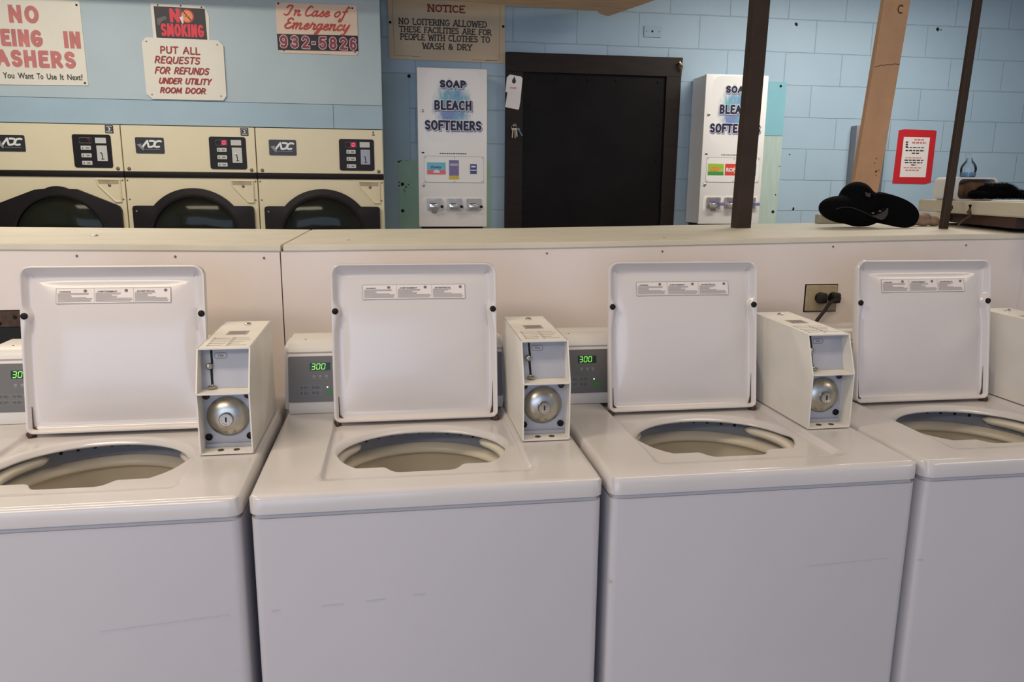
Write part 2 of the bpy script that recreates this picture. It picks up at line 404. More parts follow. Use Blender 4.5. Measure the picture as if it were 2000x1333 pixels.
# brush capitals: (advance width, list of strokes); unit cap height
GL = {
 'A': (.72, [[(0, 0), (.34, 1)], [(.34, 1), (.68, 0)], [(.13, .36), (.56, .36)]]),
 'C': (.66, [arc(.36, .5, .34, .5, 50, 310, 14)]),
 'D': (.70, [[(.06, 0), (.06, 1)], [(.06, 1)] + arc(.24, .5, .40, .5, 90, -90, 12) + [(.06, 0)]]),
 'E': (.56, [[(.5, 1), (.06, 1), (.06, 0), (.52, 0)], [(.06, .52), (.42, .52)]]),
 'F': (.54, [[(.52, 1), (.06, 1), (.06, 0)], [(.06, .52), (.42, .52)]]),
 'G': (.72, [arc(.37, .5, .34, .5, 50, 330, 14) + [(.68, .45), (.42, .45)]]),
 'H': (.70, [[(.06, 0), (.06, 1)], [(.62, 0), (.62, 1)], [(.06, .52), (.62, .52)]]),
 'I': (.20, [[(.08, 0), (.08, 1)]]),
 'L': (.54, [[(.06, 1), (.06, 0), (.5, 0)]]),
 'M': (.86, [[(.04, 0), (.12, 1)], [(.12, 1), (.42, .15)], [(.42, .15), (.72, 1)], [(.72, 1), (.80, 0)]]),
 'N': (.72, [[(.06, 0), (.06, 1)], [(.06, 1), (.62, 0)], [(.62, 0), (.62, 1)]]),
 'O': (.74, [arc(.37, .5, .33, .5, 90, 450, 18)]),
 'P': (.60, [[(.06, 0), (.06, 1)], [(.06, 1)] + arc(.28, .73, .26, .27, 90, -90, 8) + [(.06, .46)]]),
 'Q': (.76, [arc(.37, .5, .33, .5, 90, 450, 18), [(.42, .28), (.74, -.1)]]),
 'R': (.66, [[(.06, 0), (.06, 1)], [(.06, 1)] + arc(.28, .74, .26, .26, 90, -90, 8) + [(.06, .48)], [(.28, .48), (.60, 0)]]),
 'S': (.58, [arc(.29, .75, .24, .25, 30, 250, 9) + arc(.29, .25, .25, .25, 80, -150, 10)]),
 'T': (.64, [[(0, 1), (.60, 1)], [(.30, 1), (.30, 0)]]),
 'U': (.70, [[(.06, 1), (.06, .34)] + arc(.34, .30, .28, .30, 180, 360, 8) + [(.62, 1)]]),
 'W': (.96, [[(.02, 1), (.22, 0)], [(.22, 0), (.46, .9)], [(.46, .9), (.70, 0)], [(.70, 0), (.92, 1)]]),
 'Y': (.66, [[(.02, 1), (.32, .48)], [(.62, 1), (.32, .48), (.32, 0)]]),
 '&': (.74, [[(.68, 0), (.2, .66)] + arc(.32, .8, .16, .2, 200, -20, 8) + [(.1, .34)] + arc(.28, .24, .23, .24, 160, 330, 8) + [(.66, .5)]]),
 'B': (.64, [[(.06, 0), (.06, 1), (.30, 1)] + arc(.30, .76, .24, .24, 80, -90, 7) + [(.06, .52)], [(.30, .52)] + arc(.30, .26, .27, .26, 90, -90, 8) + [(.06, 0)]]),
 'K': (.68, [[(.06, 0), (.06, 1)], [(.60, 1), (.08, .42)], [(.24, .56), (.64, 0)]]),
 '2': (.60, [arc(.29, .72, .25, .28, 165, -35, 10) + [(.04, 0), (.56, 0)]]),
 '3': (.60, [arc(.28, .75, .24, .25, 155, -80, 9) + [(.20, .51)] + arc(.28, .26, .26, .26, 80, -160, 10)]),
 '5': (.60, [[(.52, 1), (.10, 1), (.06, .50)] + arc(.28, .32, .26, .32, 120, -155, 11)]),
 '6': (.60, [arc(.30, .70, .25, .30, 40, 180, 6) + [(.05, .34)], arc(.29, .31, .24, .31, 90, 450, 14)]),
 '8': (.60, [arc(.29, .76, .21, .24, 90, 450, 13), arc(.29, .26, .25, .26, 90, 450, 14)]),
 '9': (.60, [arc(.29, .69, .24, .31, 90, 450, 14), [(.53, .66)] + arc(.28, .30, .25, .30, 0, -140, 6)]),
 '-': (.40, [[(.03, .42), (.30, .42)]]),
 ' ': (.42, []),
}
def brush_line(bm, body, x0, z0, x1, z1, y, r, shear=0.0, serif=0.0, jitter=0.0, gap=0.14, square=False, halo=0.0, dx=0.0, dz=0.0):
    """hand painted lettering: every stroke a low rounded ribbon of paint"""
    adv = 0; strokes = []
    for ch in body:
        w, st = GL[ch]
        jx, jy = random.uniform(-jitter, jitter), random.uniform(-jitter, jitter)
        for p in st: strokes.append([(adv + a + jx, b + jy) for a, b in p])
        if serif and ch not in 'OCQS& ':
            for p in st:
                for a, b in (p[0], p[-1]):
                    if b in (0, 1): strokes.append([(adv + a - serif, b), (adv + a + serif, b)])
        adv += w + gap
    adv -= gap
    H = z1 - z0; sx = (x1 - x0 - 2 * r) / adv
    for p in strokes:
        pts = [(x0 + r + a * sx + b * shear * H, y - 0.001, z0 + r + b * (H - 2 * r)) for a, b in p]
        ribbon(bm, [(a + dx, b, c + dz) for a, b, c in pts], r + halo, square)
def ribbon(bm, pts, r, square=False):
    """flat round-ended paint stroke in the xz plane through pts"""
    for i in range(len(pts) - 1):
        a, b = Vector(pts[i]), Vector(pts[i + 1]); d = b - a
        if d.length < 1e-6: continue
        d.normalize(); nrm = Vector((-d.z, 0, d.x))
        sq = square and min(abs(d.x), abs(d.z)) < .2
        poly = []
        for k in range(7):
            t = PI / 2 - PI * k / 6; q = (1 if sq and i == len(pts) - 2 and 0 < k < 6 else math.cos(t)); w = (1 if k < 3 else -1) if sq and i == len(pts) - 2 and k != 3 else math.sin(t); poly.append(b + r * (q * d + w * nrm))
        for k in range(7):
            t = PI / 2 - PI * k / 6; q = (1 if sq and i == 0 and 0 < k < 6 else math.cos(t)); w = (1 if k < 3 else -1) if sq and i == 0 and k != 3 else math.sin(t); poly.append(a + r * (-q * d - w * nrm))
        off = 0.0006 * ((len(bm.faces) * 0.6180339) % 1.0)
        uq = []
        for p in poly:
            if not uq or (p - uq[-1]).length > 1e-7: uq.append(p)
        bm.faces.new([bm.verts.new(p + Vector((0, -off, 0))) for p in uq])
def smooth_path(pts, k=5):
    out = []
    P = [pts[0]] + list(pts) + [pts[-1]]
    for i in range(1, len(P) - 2):
        p0, p1, p2, p3 = P[i - 1], P[i], P[i + 1], P[i + 2]
        for j in range(k):
            t = j / k
            out.append(tuple(0.5 * (2 * b + (c - a) * t + (2 * a - 5 * b + 4 * c - d) * t * t + (3 * b - a - 3 * c + d) * t ** 3) for a, b, c, d in zip(p0, p1, p2, p3)))
    out.append(tuple(pts[-1])); return out
def flat_obj(name, bm, m, parent):
    bm.normal_update()
    for f in bm.faces:
        if f.normal.y > 0: f.normal_flip()
    me = bpy.data.meshes.new(name); bm.to_mesh(me); bm.free()
    return link(name, me, m, parent)
def plate(name, pts, y, h, m, parent=None):
    bm = bmesh.new(); prism(bm, pts, h, wall_fn(y))
    return obj(name, bm, m, parent, smooth=None)
def rect(name, x0, z0, x1, z1, y, h, m, parent=None):
    return plate(name, [(x0, z0), (x1, z0), (x1, z1), (x0, z1)], y, h, m, parent)

SEG = {'0': 'abcdef', '3': 'abcdg', '1': 'bc', '7': 'abc'}
def seven(bm, digits, x0, z0, w, h, gap, fn, r=0.14, shear=0.12):
    for i, ch in enumerate(digits):
        ox = x0 + i * (w + gap)
        lines = {'a': ((0, 1), (1, 1)), 'b': ((1, 1), (1, .5)), 'c': ((1, .5), (1, 0)), 'd': ((0, 0), (1, 0)), 'e': ((0, 0), (0, .5)), 'f': ((0, .5), (0, 1)), 'g': ((0, .5), (1, .5))}
        for sg in SEG[ch]:
            (a, b), (c, d) = lines[sg]
            P = [Vector((a * w, b * h)), Vector((c * w, d * h))]; dr = (P[1] - P[0]).normalized(); nr = Vector((-dr.y, dr.x)) * r * w; e = dr * r * w
            q = [P[0] + e * .4, P[0] + e + nr, P[1] - e + nr, P[1] - e * .4, P[1] - e - nr, P[0] + e - nr]
            bm.faces.new([bm.verts.new(fn(ox + p.x + p.y * shear, z0 + p.y, 0.0016)) for p in q])

# ================================================================ SETTING
WY = 3.635                                        # plane of the far block wall
def struct(name, bm, m, parent=None, smooth=None):
    o = obj(name, bm, m, parent, smooth=smooth); o['kind'] = 'structure'; return o
def sbox(name, a, b, m, bev=0.0):
    bm = bmesh.new(); bx(bm, a, b, bev); return struct(name, bm, m)
sbox('floor', (-4.2, -6.0, -0.1), (6.6, WY + 0.15, 0), FLOORM)
sbox('ceiling', (-4.2, -6.0, 2.86), (6.6, WY + 0.15, 2.96), CEILM)
wb = sbox('wall_back', (-4.2, WY, 0), (6.6, WY + 0.15, 2.86), BLOCK)
sbox('wall_left', (-4.3, -6.0, 0), (-4.2, WY, 2.86), WALLS)
sbox('wall_right', (6.5, -6.0, 0), (6.6, WY, 2.86), WALLS)

# raised panelling above the dryers (in the plane of their fronts)
DY = 3.2
def panel(name, x0, z0, x1, z1, m, th=0.02):
    bm = bmesh.new(); bx(bm, (x0, DY - 0.002, z0), (x1, DY + th, z1), 0.0015, 1)
    return struct(name, bm, m)
panel('trim_1', -4.2, 1.9195, 0.136, 2.855, BLUE)
panel('trim_2', -4.2, 1.790, -0.1345, 1.918, BLUE2)
panel('trim_3', -0.1330, 1.790, 0.136, 1.918, BLUE2)
bm = bmesh.new(); bx(bm, (0.116, DY + 0.02, 0), (0.136, WY, 2.855)); struct('trim_4', bm, BLUE)
# flat painted panel on the block wall beside the dryers
bm = bmesh.new(); prism(bm, [(0.137, 0.0), (0.30, 0.0), (0.30, 2.15), (0.137, 2.15)], 0.006, wall_fn(WY)); struct('trim_5', bm, BLUE2)

# half-height divider between the washers and the back aisle, with its cap boards
PF, PB = 0.82, 1.60
def capz(x): 
    pts = [(-3.0, 1.335), (-0.80, 1.3185), (-0.125, 1.3125), (-0.10, 1.3125), (0.61, 1.3175), (1.85, 1.339), (2.2, 1.342), (3.6, 1.356)]
    for (a, b), (c, d) in zip(pts, pts[1:]):
        if x <= c: return b + (d - b) * (x - a) / (c - a)
    return pts[-1][1]
def cap_piece(name, xs, sk=0.0):
    bm = bmesh.new(); T = 0.018; rows = []
    for i, x in enumerate(xs):
        z = capz(x)
        dx = sk if (i == 0 and sk) else 0
        rows.append([bm.verts.new(p) for p in ((x, PF - 0.004, z - T), (x, PF - 0.004, z), (x, PB, z), (x, PB, z - T))])
    for a, b in zip(rows, rows[1:]):
        for k in range(4): bm.faces.new((a[k], a[(k + 1) % 4], b[(k + 1) % 4], b[k]))
    bm.faces.new(rows[0]); bm.faces.new(rows[-1][::-1])
    bmesh.ops.recalc_face_normals(bm, faces=bm.faces[:])
    bmesh.ops.bevel(bm, geom=[e for e in bm.edges if abs(e.verts[0].co.y - e.verts[1].co.y) < 1e-4 and abs(e.verts[0].co.x - e.verts[1].co.x) > .01], offset=0.003, segments=2, affect='EDGES')
    return struct(name, bm, CAP)
c1 = cap_piece('trim_6', [-3.0, -0.8, -0.1215])
c2 = cap_piece('trim_7', [-0.1140, 0.61, 1.85, 2.6, 3.6])
def face_panel(name, xs, z0=0.0, y=PF):
    bm = bmesh.new(); rows = []
    for x in xs:
        z = capz(x) - 0.0182
        rows.append([bm.verts.new(p) for p in ((x, y, z0), (x, y, z), (x, y + 0.018, z), (x, y + 0.018, z0))])
    for a, b in zip(rows, rows[1:]):
        for k in range(4): bm.faces.new((a[k], a[(k + 1) % 4], b[(k + 1) % 4], b[k]))
    bm.faces.new(rows[0]); bm.faces.new(rows[-1][::-1])
    return struct(name, bm, PART)
p1 = face_panel('wall_divider_left', [-3.0, -0.8, -0.1245])
p2 = face_panel('wall_divider_front', [-0.1215, 0.61, 1.85, 2.158])
p3 = face_panel('wall_divider_right', [2.161, 3.6], y=PF + 0.006)
bm = bmesh.new(); bx(bm, (-3.0, PB - 0.02, 0), (3.6, PB, 1.29)); struct('wall_divider_back', bm, PART)
def screw_child(parent, x, y, z, r=0.005, m=SCREW, axis='y', h=0.003, name='screw'):
    bm = bmesh.new(); disc(bm, (x, y, z), r, h, axis, 12, 0.5); return obj(name, bm, m, parent)
for x, z in ((-0.636, 1.286), (-0.393, 1.283), (-0.166, 1.278)): screw_child(p1, x, PF, z, 0.0032)
for x, z in ((0.614, 1.287), (0.959, 1.291), (1.499, 1.303), (1.949, 1.306)): screw_child(p2, x, PF, z, 0.0028)
screw_child(c1, -0.70, 1.13, capz(-0.70) - 0.001, 0.011, CHROME, 'z', 0.006)
screw_child(c2, 0.05, 1.0, capz(0.05) - 0.002, 0.006, SCREW, 'z', 0.003)
screw_child(c2, 1.0, 0.92, capz(1.0) - 0.002, 0.006, SCREW, 'z', 0.003)

# utility door in its dark frame
door = thing('door_1', 'dark painted utility door in a heavy dark frame between the two vending cabinets', 'door', (0, 0, 0), kind='structure')
Y0 = WY
plate('door_frame', [(0.900, 2.186), (2.048, 2.186), (2.052, 2.303), (0.900, 2.300)], Y0, 0.035, DOORF, door)
plate('door_jamb', [(0.900, 0), (1.008, 0), (1.010, 2.185), (0.900, 2.185)], Y0, 0.033, DOORF, door)
plate('door_jamb', [(1.955, 0), (2.040, 0), (2.048, 2.185), (1.950, 2.185)], Y0, 0.033, DOORF, door)
plate('door_leaf', [(1.004, 0), (1.956, 0), (1.956, 2.19), (1.004, 2.19)], Y0, 0.016, DOORB, door)
for x in (1.06, 1.23, 1.43, 1.62, 1.90): screw_child(door, x, Y0 - 0.016, 2.150, 0.008, DOORB, 'y', 0.006, 'rivet')
for z in (1.98, 1.72, 1.48, 1.32): screw_child(door, 1.05, Y0 - 0.016, z, 0.006, DOORB, 'y', 0.005, 'rivet')
for z in (2.03, 1.88, 1.65, 1.40): screw_child(door, 1.91, Y0 - 0.016, z, 0.006, DOORB, 'y', 0.005, 'rivet')
bm = bmesh.new(); tube(bm, [(2.022, Y0 - 0.035, 2.262), (2.024, Y0 - 0.06, 2.268), (2.036, Y0 - 0.066, 2.248), (2.040, Y0 - 0.055, 2.228)], 0.008, 8)
obj('latch_hook', bm, BRASS, door)

# chips and drill holes in the block wall
def chip(x, z, r):
    bm = bmesh.new()
    pts = [(x + r * random.uniform(.6, 1.2) * math.cos(2 * PI * k / 9), z + r * random.uniform(.6, 1.2) * math.sin(2 * PI * k / 9)) for k in range(9)]
    prism(bm, pts, 0.001, wall_fn(WY)); o = obj('wall_chip', bm, HOLE, wb, smooth=None); return o
for x, z, r in ((2.835, 2.543, 0.012), (3.864, 2.551, 0.013), (3.89, 2.548, 0.005), (2.86, 1.71, 0.005), (2.92, 1.345, 0.010)): chip(x, z, r)

# ================================================================ WASHING MACHINES
WW = 0.651; WD = 0.70; ZT = 0.930; ZR = 0.918; ZO = 0.905
OC = (0.318, 0.250)
def opening_r(a):
    """radius of the tub opening outline seen from its centre at angle a"""
    ca, sa = math.cos(a), math.sin(a)
    r = 1 / math.sqrt((ca / 0.178) ** 2 + (sa / 0.148) ** 2)
    if sa < 0:
        r = 1 / math.sqrt((ca / 0.178) ** 2 + (sa / 0.148) ** 2)
        xq = abs(ca / -sa) * 0.072                         # where the ray meets the front line
        t = min(1, max(0, (xq - 0.026) / 0.034)); t = t * t * (3 - 2 * t)
        depth = 0.129 + (0.099 - 0.129) * t
        r = min(r, depth / -sa)
    return r
def smooth01(t): t = min(1, max(0, t)); return t * t * (3 - 2 * t)
def top_h(x, y):
    e = 0.007
    m = smooth01((x - 0.121) / e + 0.5) * smooth01((0.520 - x) / e + 0.5) * smooth01((y - 0.055) / 0.045)
    return ZT - (ZT - ZR) * m
def make_top():
    bm = bmesh.new(); N = 380; K = 64; angs = []
    cx, cy = OC
    for i in range(N): angs.append(2 * PI * i / N)
    for px, py in ((0, 0), (WW, 0), (0, WD), (WW, WD)): angs.append(math.atan2(py - cy, px - cx) % (2 * PI))
    angs = sorted(set(angs)); rc = 0.022
    def outer(a):
        ca, sa = math.cos(a), math.sin(a); t = 9
        if ca > 1e-9: t = min(t, (WW - cx) / ca)
        if ca < -1e-9: t = min(t, -cx / ca)
        if sa > 1e-9: t = min(t, (WD - cy) / sa)
        if sa < -1e-9: t = min(t, -cy / sa)
        x, y = cx + t * ca, cy + t * sa
        for qx, qy, sx, sy in ((rc, rc, -1, -1), (WW - rc, rc, 1, -1)):
            if (x - qx) * sx > 0 and (y - qy) * sy > 0:
                d = Vector((x - qx, y - qy)).normalized() * rc; x, y = qx + d.x, qy + d.y
        return x, y
    rings = []
    for k in range(K + 1):
        t = k / K; t = t ** 1.25; row = []
        for a in angs:
            r = opening_r(a); x0, y0 = cx + r * math.cos(a), cy + r * math.sin(a); x1, y1 = outer(a)
            x, y = x0 + (x1 - x0) * t, y0 + (y1 - y0) * t
            z = top_h(x, y)
            d = math.hypot(x - x0, y - y0)
            bk = smooth01(math.sin(a) * 2.5 + 0.5); lip = 0.006 + 0.012 * bk
            if d < lip: z -= (0.003 + 0.008 * bk) * (1 - d / lip) ** 2
            de = min(x, WW - x, y)                          # rolled outer edge
            if de < 0.012: z -= 0.012 - math.sqrt(max(0, 0.012 ** 2 - (0.012 - de) ** 2))
            row.append(bm.verts.new((x, y, z)))
        rings.append(row)
    row = [bm.verts.new((v.co.x, v.co.y, 0.8945)) for v in rings[-1]]; rings.append(row)
    inn = []
    for dz, sh in ((0.002, 0.0), (0.005, 0.006)):
        inn.append([bm.verts.new((cx + (v.co.x - cx) * (1 + sh * 5), cy + (v.co.y - cy) * (1 + sh * 5), v.co.z - dz)) for v in rings[0]])
    n = len(angs)
    allr = inn[::-1] + rings
    for a, b in zip(allr, allr[1:]):
        for i in range(n): bm.faces.new((a[i], a[(i + 1) % n], b[(i + 1) % n], b[i]))
    return bm

def make_washer():
    root = thing('washing_machine', 'x', 'washing machine')
    # cabinet: rounded front corners, small toe base
    bm = bmesh.new()
    prism(bm, rrect(0.003, 0.002, WW - 0.003, WD, 0.016, 4), 0.8915 - 0.06, lambda u, v, w: (u, v, 0.06 + w))
    bmesh.ops.recalc_face_normals(bm, faces=bm.faces[:])
    bmesh.ops.bevel(bm, geom=[e for e in bm.edges if e.verts[0].co.z > .85 and e.verts[1].co.z > .85], offset=0.006, segments=3, affect='EDGES')
    bm.faces.ensure_lookup_table()
    bmesh.ops.delete(bm, geom=[max((f for f in bm.faces if f.calc_center_median().z > .88), key=lambda f: f.calc_area())], context='FACES_ONLY')
    obj('cabinet', bm, ENAMEL, root, smooth=0.7)
    box('toe_base', (0.02, 0.03, 0), (WW - 0.02, WD - 0.02, 0.06), BASE, root)
    obj('top_panel', make_top(), ENAMEL_TOP, root, smooth=1.0)
    # --- tub
    cx, cy = 0.318, 0.262
    T = lambda z: Matrix.Translation((cx, cy, z))
    bm = bmesh.new()
    lathe(bm, [(0.214, 0.862), (0.200, 0.861), (0.187, 0.852), (0.182, 0.843), (0.184, 0.838), (0.192, 0.835), (0.196, 0.828), (0.203, 0.796), (0.206, 0.52), (0.195, 0.47), (0.06, 0.455), (0.0, 0.455)], 64, T(0))
    obj('wash_basket', bm, TUBM, root, smooth=0.9)
    bm = bmesh.new()
    lathe(bm, [(0.032, 0.455), (0.03, 0.56), (0.026, 0.70), (0.022, 0.715), (0.0, 0.72)], 24, T(0))
    for k in range(4):
        a = k * PI / 2 + .4
        tube(bm, [(cx + .03 * math.cos(a), cy + .03 * math.sin(a), .60), (cx + .07 * math.cos(a), cy + .07 * math.sin(a), .50), (cx + .15 * math.cos(a), cy + .15 * math.sin(a), .46)], [.008, .012, .006], 6)
    obj('agitator', bm, TUBM, root, smooth=0.9)
    bm = bmesh.new()                                   # grey splash cover under the opening
    lathe(bm, [(0.230, 0.902), (0.206, 0.901), (0.198, 0.897), (0.195, 0.886), (0.196, 0.862), (0.205, 0.860)], 72, T(0))
    cov = obj('tub_cover', bm, RINGM, root, smooth=0.9)
    for k in range(9):
        bm = bmesh.new(); bx(bm, (-0.002, -0.003, -0.006), (0.002, 0.003, 0.006))
        bmesh.ops.transform(bm, matrix=T(0.889) @ Matrix.Rotation(math.radians(50 + k * 10), 4, 'Z') @ Matrix.Translation((0.1955, 0, 0)), verts=bm.verts[:])
        obj('cover_clip', bm, DARK, cov, smooth=None)
    for a0, a1 in ((-60, 42), (138, 232)):             # thick cream lip left and right of the fill slot
        pts = []; rad = []; n = 22
        for k in range(n + 1):
            a = math.radians(a0 + (a1 - a0) * k / n)
            pts.append((cx + 0.186 * math.cos(a), cy + 0.178 * math.sin(a), 0.886)); e = min(k, n - k) / 2.0
            rad.append(0.0165 * math.sqrt(max(0.06, 1 - (1 - min(1, e)) ** 2)))
        bm = bmesh.new(); tube(bm, pts, rad, 12, flat=0.72)
        obj('tub_lip', bm, TUBM, root, smooth=1.2)
    # --- console
    con = make_console(root)
    make_lid(root)
    make_coin(root)
    return root

def make_console(root):
    L = 0.538
    prof = [(0.500, 0.931), (0.4985, 0.945), (0.5300, 1.078), (0.537, 1.092), (0.552, 1.0985), (0.655, 1.100), (0.665, 1.09), (0.665, 0.931)]
    bm = bmesh.new(); prism(bm, prof, L, lambda u, v, w: (w, u, v))
    bmesh.ops.recalc_face_normals(bm, faces=bm.faces[:])
    bmesh.ops.bevel(bm, geom=[e for e in bm.edges if abs(e.verts[0].co.x - e.verts[1].co.x) < 1e-5], offset=0.010, segments=3, affect='EDGES')
    con = obj('console', bm, PLASTIC, root, smooth=0.8)
    A = Vector((0, 0.4985, 0.945)); B = Vector((0, 0.5300, 1.078)); d = (B - A).normalized(); nrm = Vector((0, -d.z, d.y))
    fn = lambda u, v, w: tuple(A + Vector((u, 0, 0)) + d * v + nrm * w)
    H = (B - A).length
    bm = bmesh.new(); prism(bm, rrect(0.006, H - 0.005, L - 0.006, H - 0.0015, 0.0015, 2), 0.0006, fn); obj('console_groove', bm, INKL, con, smooth=None)
    bm = bmesh.new(); prism(bm, rrect(0.009, 0.014, L - 0.010, H - 0.012, 0.004, 4), 0.0012, fn); obj('control_panel', bm, PANELG, con, smooth=None)
    bm = bmesh.new(); prism(bm, rrect(0.060, 0.090, 0.108, 0.1085, 0.001, 2), 0.0018, fn); obj('display', bm, DISP, con, smooth=None)
    bm = bmesh.new(); seven(bm, '300', 0.0635, 0.0928, 0.0076, 0.0132, 0.0042, lambda u, v, w: fn(u, v, 0.0024), .10); obj('display_digits', bm, GREEN, con, smooth=None)
    for k in range(3):
        bm = bmesh.new(); u = 0.066 + k * 0.0145
        prism(bm, rrect(u, 0.0735, u + 0.0070, 0.0785, 0.0008, 1), 0.0016, fn); prism(bm, rrect(u, 0.0700, u + 0.0070, 0.0715, 0.0005, 1), 0.0016, fn)
        obj('cycle_icon', bm, BTN, con, smooth=None)
    for r in range(2):
        for c in range(3):
            u = 0.0345 + c * 0.028 + (0.006 if c > 1 else 0); v = 0.044 - r * 0.0135
            if c >= 2:
                bm = bmesh.new(); prism(bm, rrect(u, v, u + 0.024, v + 0.0105, 0.001, 2), 0.0016, fn); obj('start_button', bm, GREENB if r else PANELG, con, smooth=None)
                if r == 0:
                    bm = bmesh.new(); prism(bm, [(u + 0.004 + 0.0017 * math.cos(t * PI / 4), v + 0.005 + 0.0017 * math.sin(t * PI / 4)) for t in range(8)], 0.0022, fn); obj('status_light', bm, WLED, con, smooth=None)
                continue
            bm = bmesh.new()
            for a, b in ((rrect(u, v, u + 0.025, v + 0.0007, .0003, 1), 0), (rrect(u, v + 0.0100, u + 0.025, v + 0.0107, .0003, 1), 0), (rrect(u, v, u + 0.0007, v + 0.0107, .0003, 1), 0), (rrect(u + 0.0243, v, u + 0.025, v + 0.0107, .0003, 1), 0), (rrect(u + .0085, v + .002, u + .0092, v + .009, .0003, 1), 0)):
                prism(bm, a, 0.0016, fn)
            o = obj('cycle_button', bm, BTN, con, smooth=None)
            bm = bmesh.new()
            prism(bm, rrect(u + .002, v + .003, u + .007, v + .008, .0005, 1), 0.0016, fn)
            for q in range(3): prism(bm, rrect(u + .0105, v + .0022 + q * .0024, u + .0105 + random.uniform(.006, .011), v + .0034 + q * .0024, .0003, 1), 0.0016, fn)
            obj('button_print', bm, BTND, con, smooth=None)
    bm = bmesh.new(); disc(bm, (0.047, 0.575, 1.0985), 0.0025, 0.0015, 'z', 10, 0.4); obj('screw', bm, SCREW, con)
    return con

LW, LH, LT = 0.387, 0.372, math.radians(8)
def lid_fn(u, v, w):                                # u across, v up the lid, w out of its inner face
    return (u, v * math.sin(LT) - w * math.cos(LT), v * math.cos(LT) + w * math.sin(LT))
def make_lid(root):
    lid = bpy.data.objects.new('lid', None)
    R = 0.026; pts = []; nrm = []
    def addp(x, y, nx, ny): pts.append((x, y)); nrm.append((nx, ny))
    S = 44
    rb = 0.016
    for k in range(S): t = k / S; addp(LW, rb + (LH - R - rb) * t, 1, 0)
    for k in range(10): a = PI / 2 * k / 10; addp(LW - R + R * math.cos(a), LH - R + R * math.sin(a), math.cos(a), math.sin(a))
    for k in range(S): t = k / S; addp(LW - R - (LW - 2 * R) * t, LH, 0, 1)
    for k in range(10): a = PI / 2 + PI / 2 * k / 10; addp(R + R * math.cos(a), LH - R + R * math.sin(a), math.cos(a), math.sin(a))
    for k in range(S): t = k / S; addp(0, LH - R - (LH - R - rb) * t, -1, 0)
    for k in range(8): a = PI + PI / 2 * k / 8; addp(rb + rb * math.cos(a), rb + rb * math.sin(a), math.cos(a), math.sin(a))
    for k in range(S): t = k / S; addp(rb + (LW - 2 * rb) * t, 0, 0, -1)
    for k in range(8): a = 1.5 * PI + PI / 2 * k / 8; addp(LW - rb + rb * math.cos(a), rb + rb * math.sin(a), math.cos(a), math.sin(a))
    VB = 0.262
    def loop(sid, top, bot, w, bump):
        row = []
        for (x, y), (nx, ny) in zip(pts, nrm):
            ins = sid * nx * nx + (top if ny > 0 else bot) * ny * ny
            ins += bump * nx * nx * (math.exp(-((y - VB) / 0.012) ** 2) + 0.45 * math.exp(-((y - VB + 0.022) / 0.020) ** 2))
            row.append((x - nx * ins, y - ny * ins, w))
        return row
    L = [loop(.012, .012, .012, -.014, 0), loop(.003, .003, .003, -.012, 0), loop(0, 0, 0, -.004, 0), loop(0, 0, 0, .008, 0), loop(.0015, .0015, .0015, .012, 0),
         loop(.0045, .0045, .0045, .0125, .006), loop(.0075, .007, .006, .010, .010), loop(.013, .022, .011, -.001, .008), loop(.019, .030, .017, -.0035, .004)]
    base = L[-1]; cu, cv = LW / 2, LH / 2; HX = cu - .019; HY = cv - .024
    for q in range(1, 19):
        sc = 1 - q / 18.5; row = []
        for x, y, _ in base:
            X, Y = (x - cu) * sc, (y - cv) * sc
            row.append((cu + X, cv + Y, -.0035 + .0145 * max(0, 1 - (X / HX) ** 6) ** .9 * max(0, 1 - (Y / HY) ** 2) ** .9))
        L.append(row)
    bm = bmesh.new(); rows = [[bm.verts.new(lid_fn(*p)) for p in r] for r in L]; n = len(pts)
    for a, b in zip(rows, rows[1:]):
        for i in range(n): bm.faces.new((a[i], a[(i + 1) % n], b[(i + 1) % n], b[i]))
    bm.faces.new(rows[-1]); bm.faces.new(rows[0][::-1])
    me = bpy.data.meshes.new('lid'); bmesh.ops.recalc_face_normals(bm, faces=bm.faces[:]); bm.to_mesh(me); bm.free()
    bpy.data.objects.remove(lid)
    lid = link('lid', me, LIDM, root, (0.1195, 0.437, 0.925), 0.9)
    for u in (0.0095, LW - 0.0095):
        bm = bmesh.new(); lathe(bm, [(0, 0), (.0072, 0), (.0072, .004), (.0055, .0055), (0, .006)], 16, Matrix.Rotation(PI / 2, 4, 'X'))
        o = obj('lid_bumper', bm, DARK, lid, smooth=.7); o.location = lid_fn(u, VB, .010)
    for u in (0.006, LW - 0.006):
        bm = bmesh.new(); disc(bm, (0, 0, 0), .008, .012, 'y', 12, .3); bx(bm, (-.010, -.004, -.010), (.010, .006, .002), .002)
        o = obj('hinge', bm, RUST, lid); o.location = lid_fn(u, -.001, .000)
    bm = bmesh.new()                                    # rusty stain at the right lower inside corner
    prism(bm, [(LW - .019, .010), (LW - .010, .012), (LW - .009, .085), (LW - .0115, .088), (LW - .014, .03)], .0006, lambda u, v, w: lid_fn(u, v, .0025 + w)); obj('rust_stain', bm, RUST, lid, smooth=None)
    bm = bmesh.new(); prism(bm, [(.010, .012), (.022, .010), (.014, .018), (.0125, .060), (.011, .062)], .0006, lambda u, v, w: lid_fn(u, v, .0025 + w)); obj('rust_stain', bm, RUST, lid, smooth=None)
    # three-part warning sticker
    u0, u1, v0, v1 = 0.073, 0.312, 0.288, 0.322
    lb = lambda u, v: -.0035 + .0145 * max(0, 1 - ((u - LW / 2) / (LW / 2 - .019)) ** 6) ** .9 * max(0, 1 - ((v - LH / 2) / (LH / 2 - .024)) ** 2) ** .9
    sf = lambda u, v, w: lid_fn(u, v, lb(LW / 2, v) + .0004 + w)
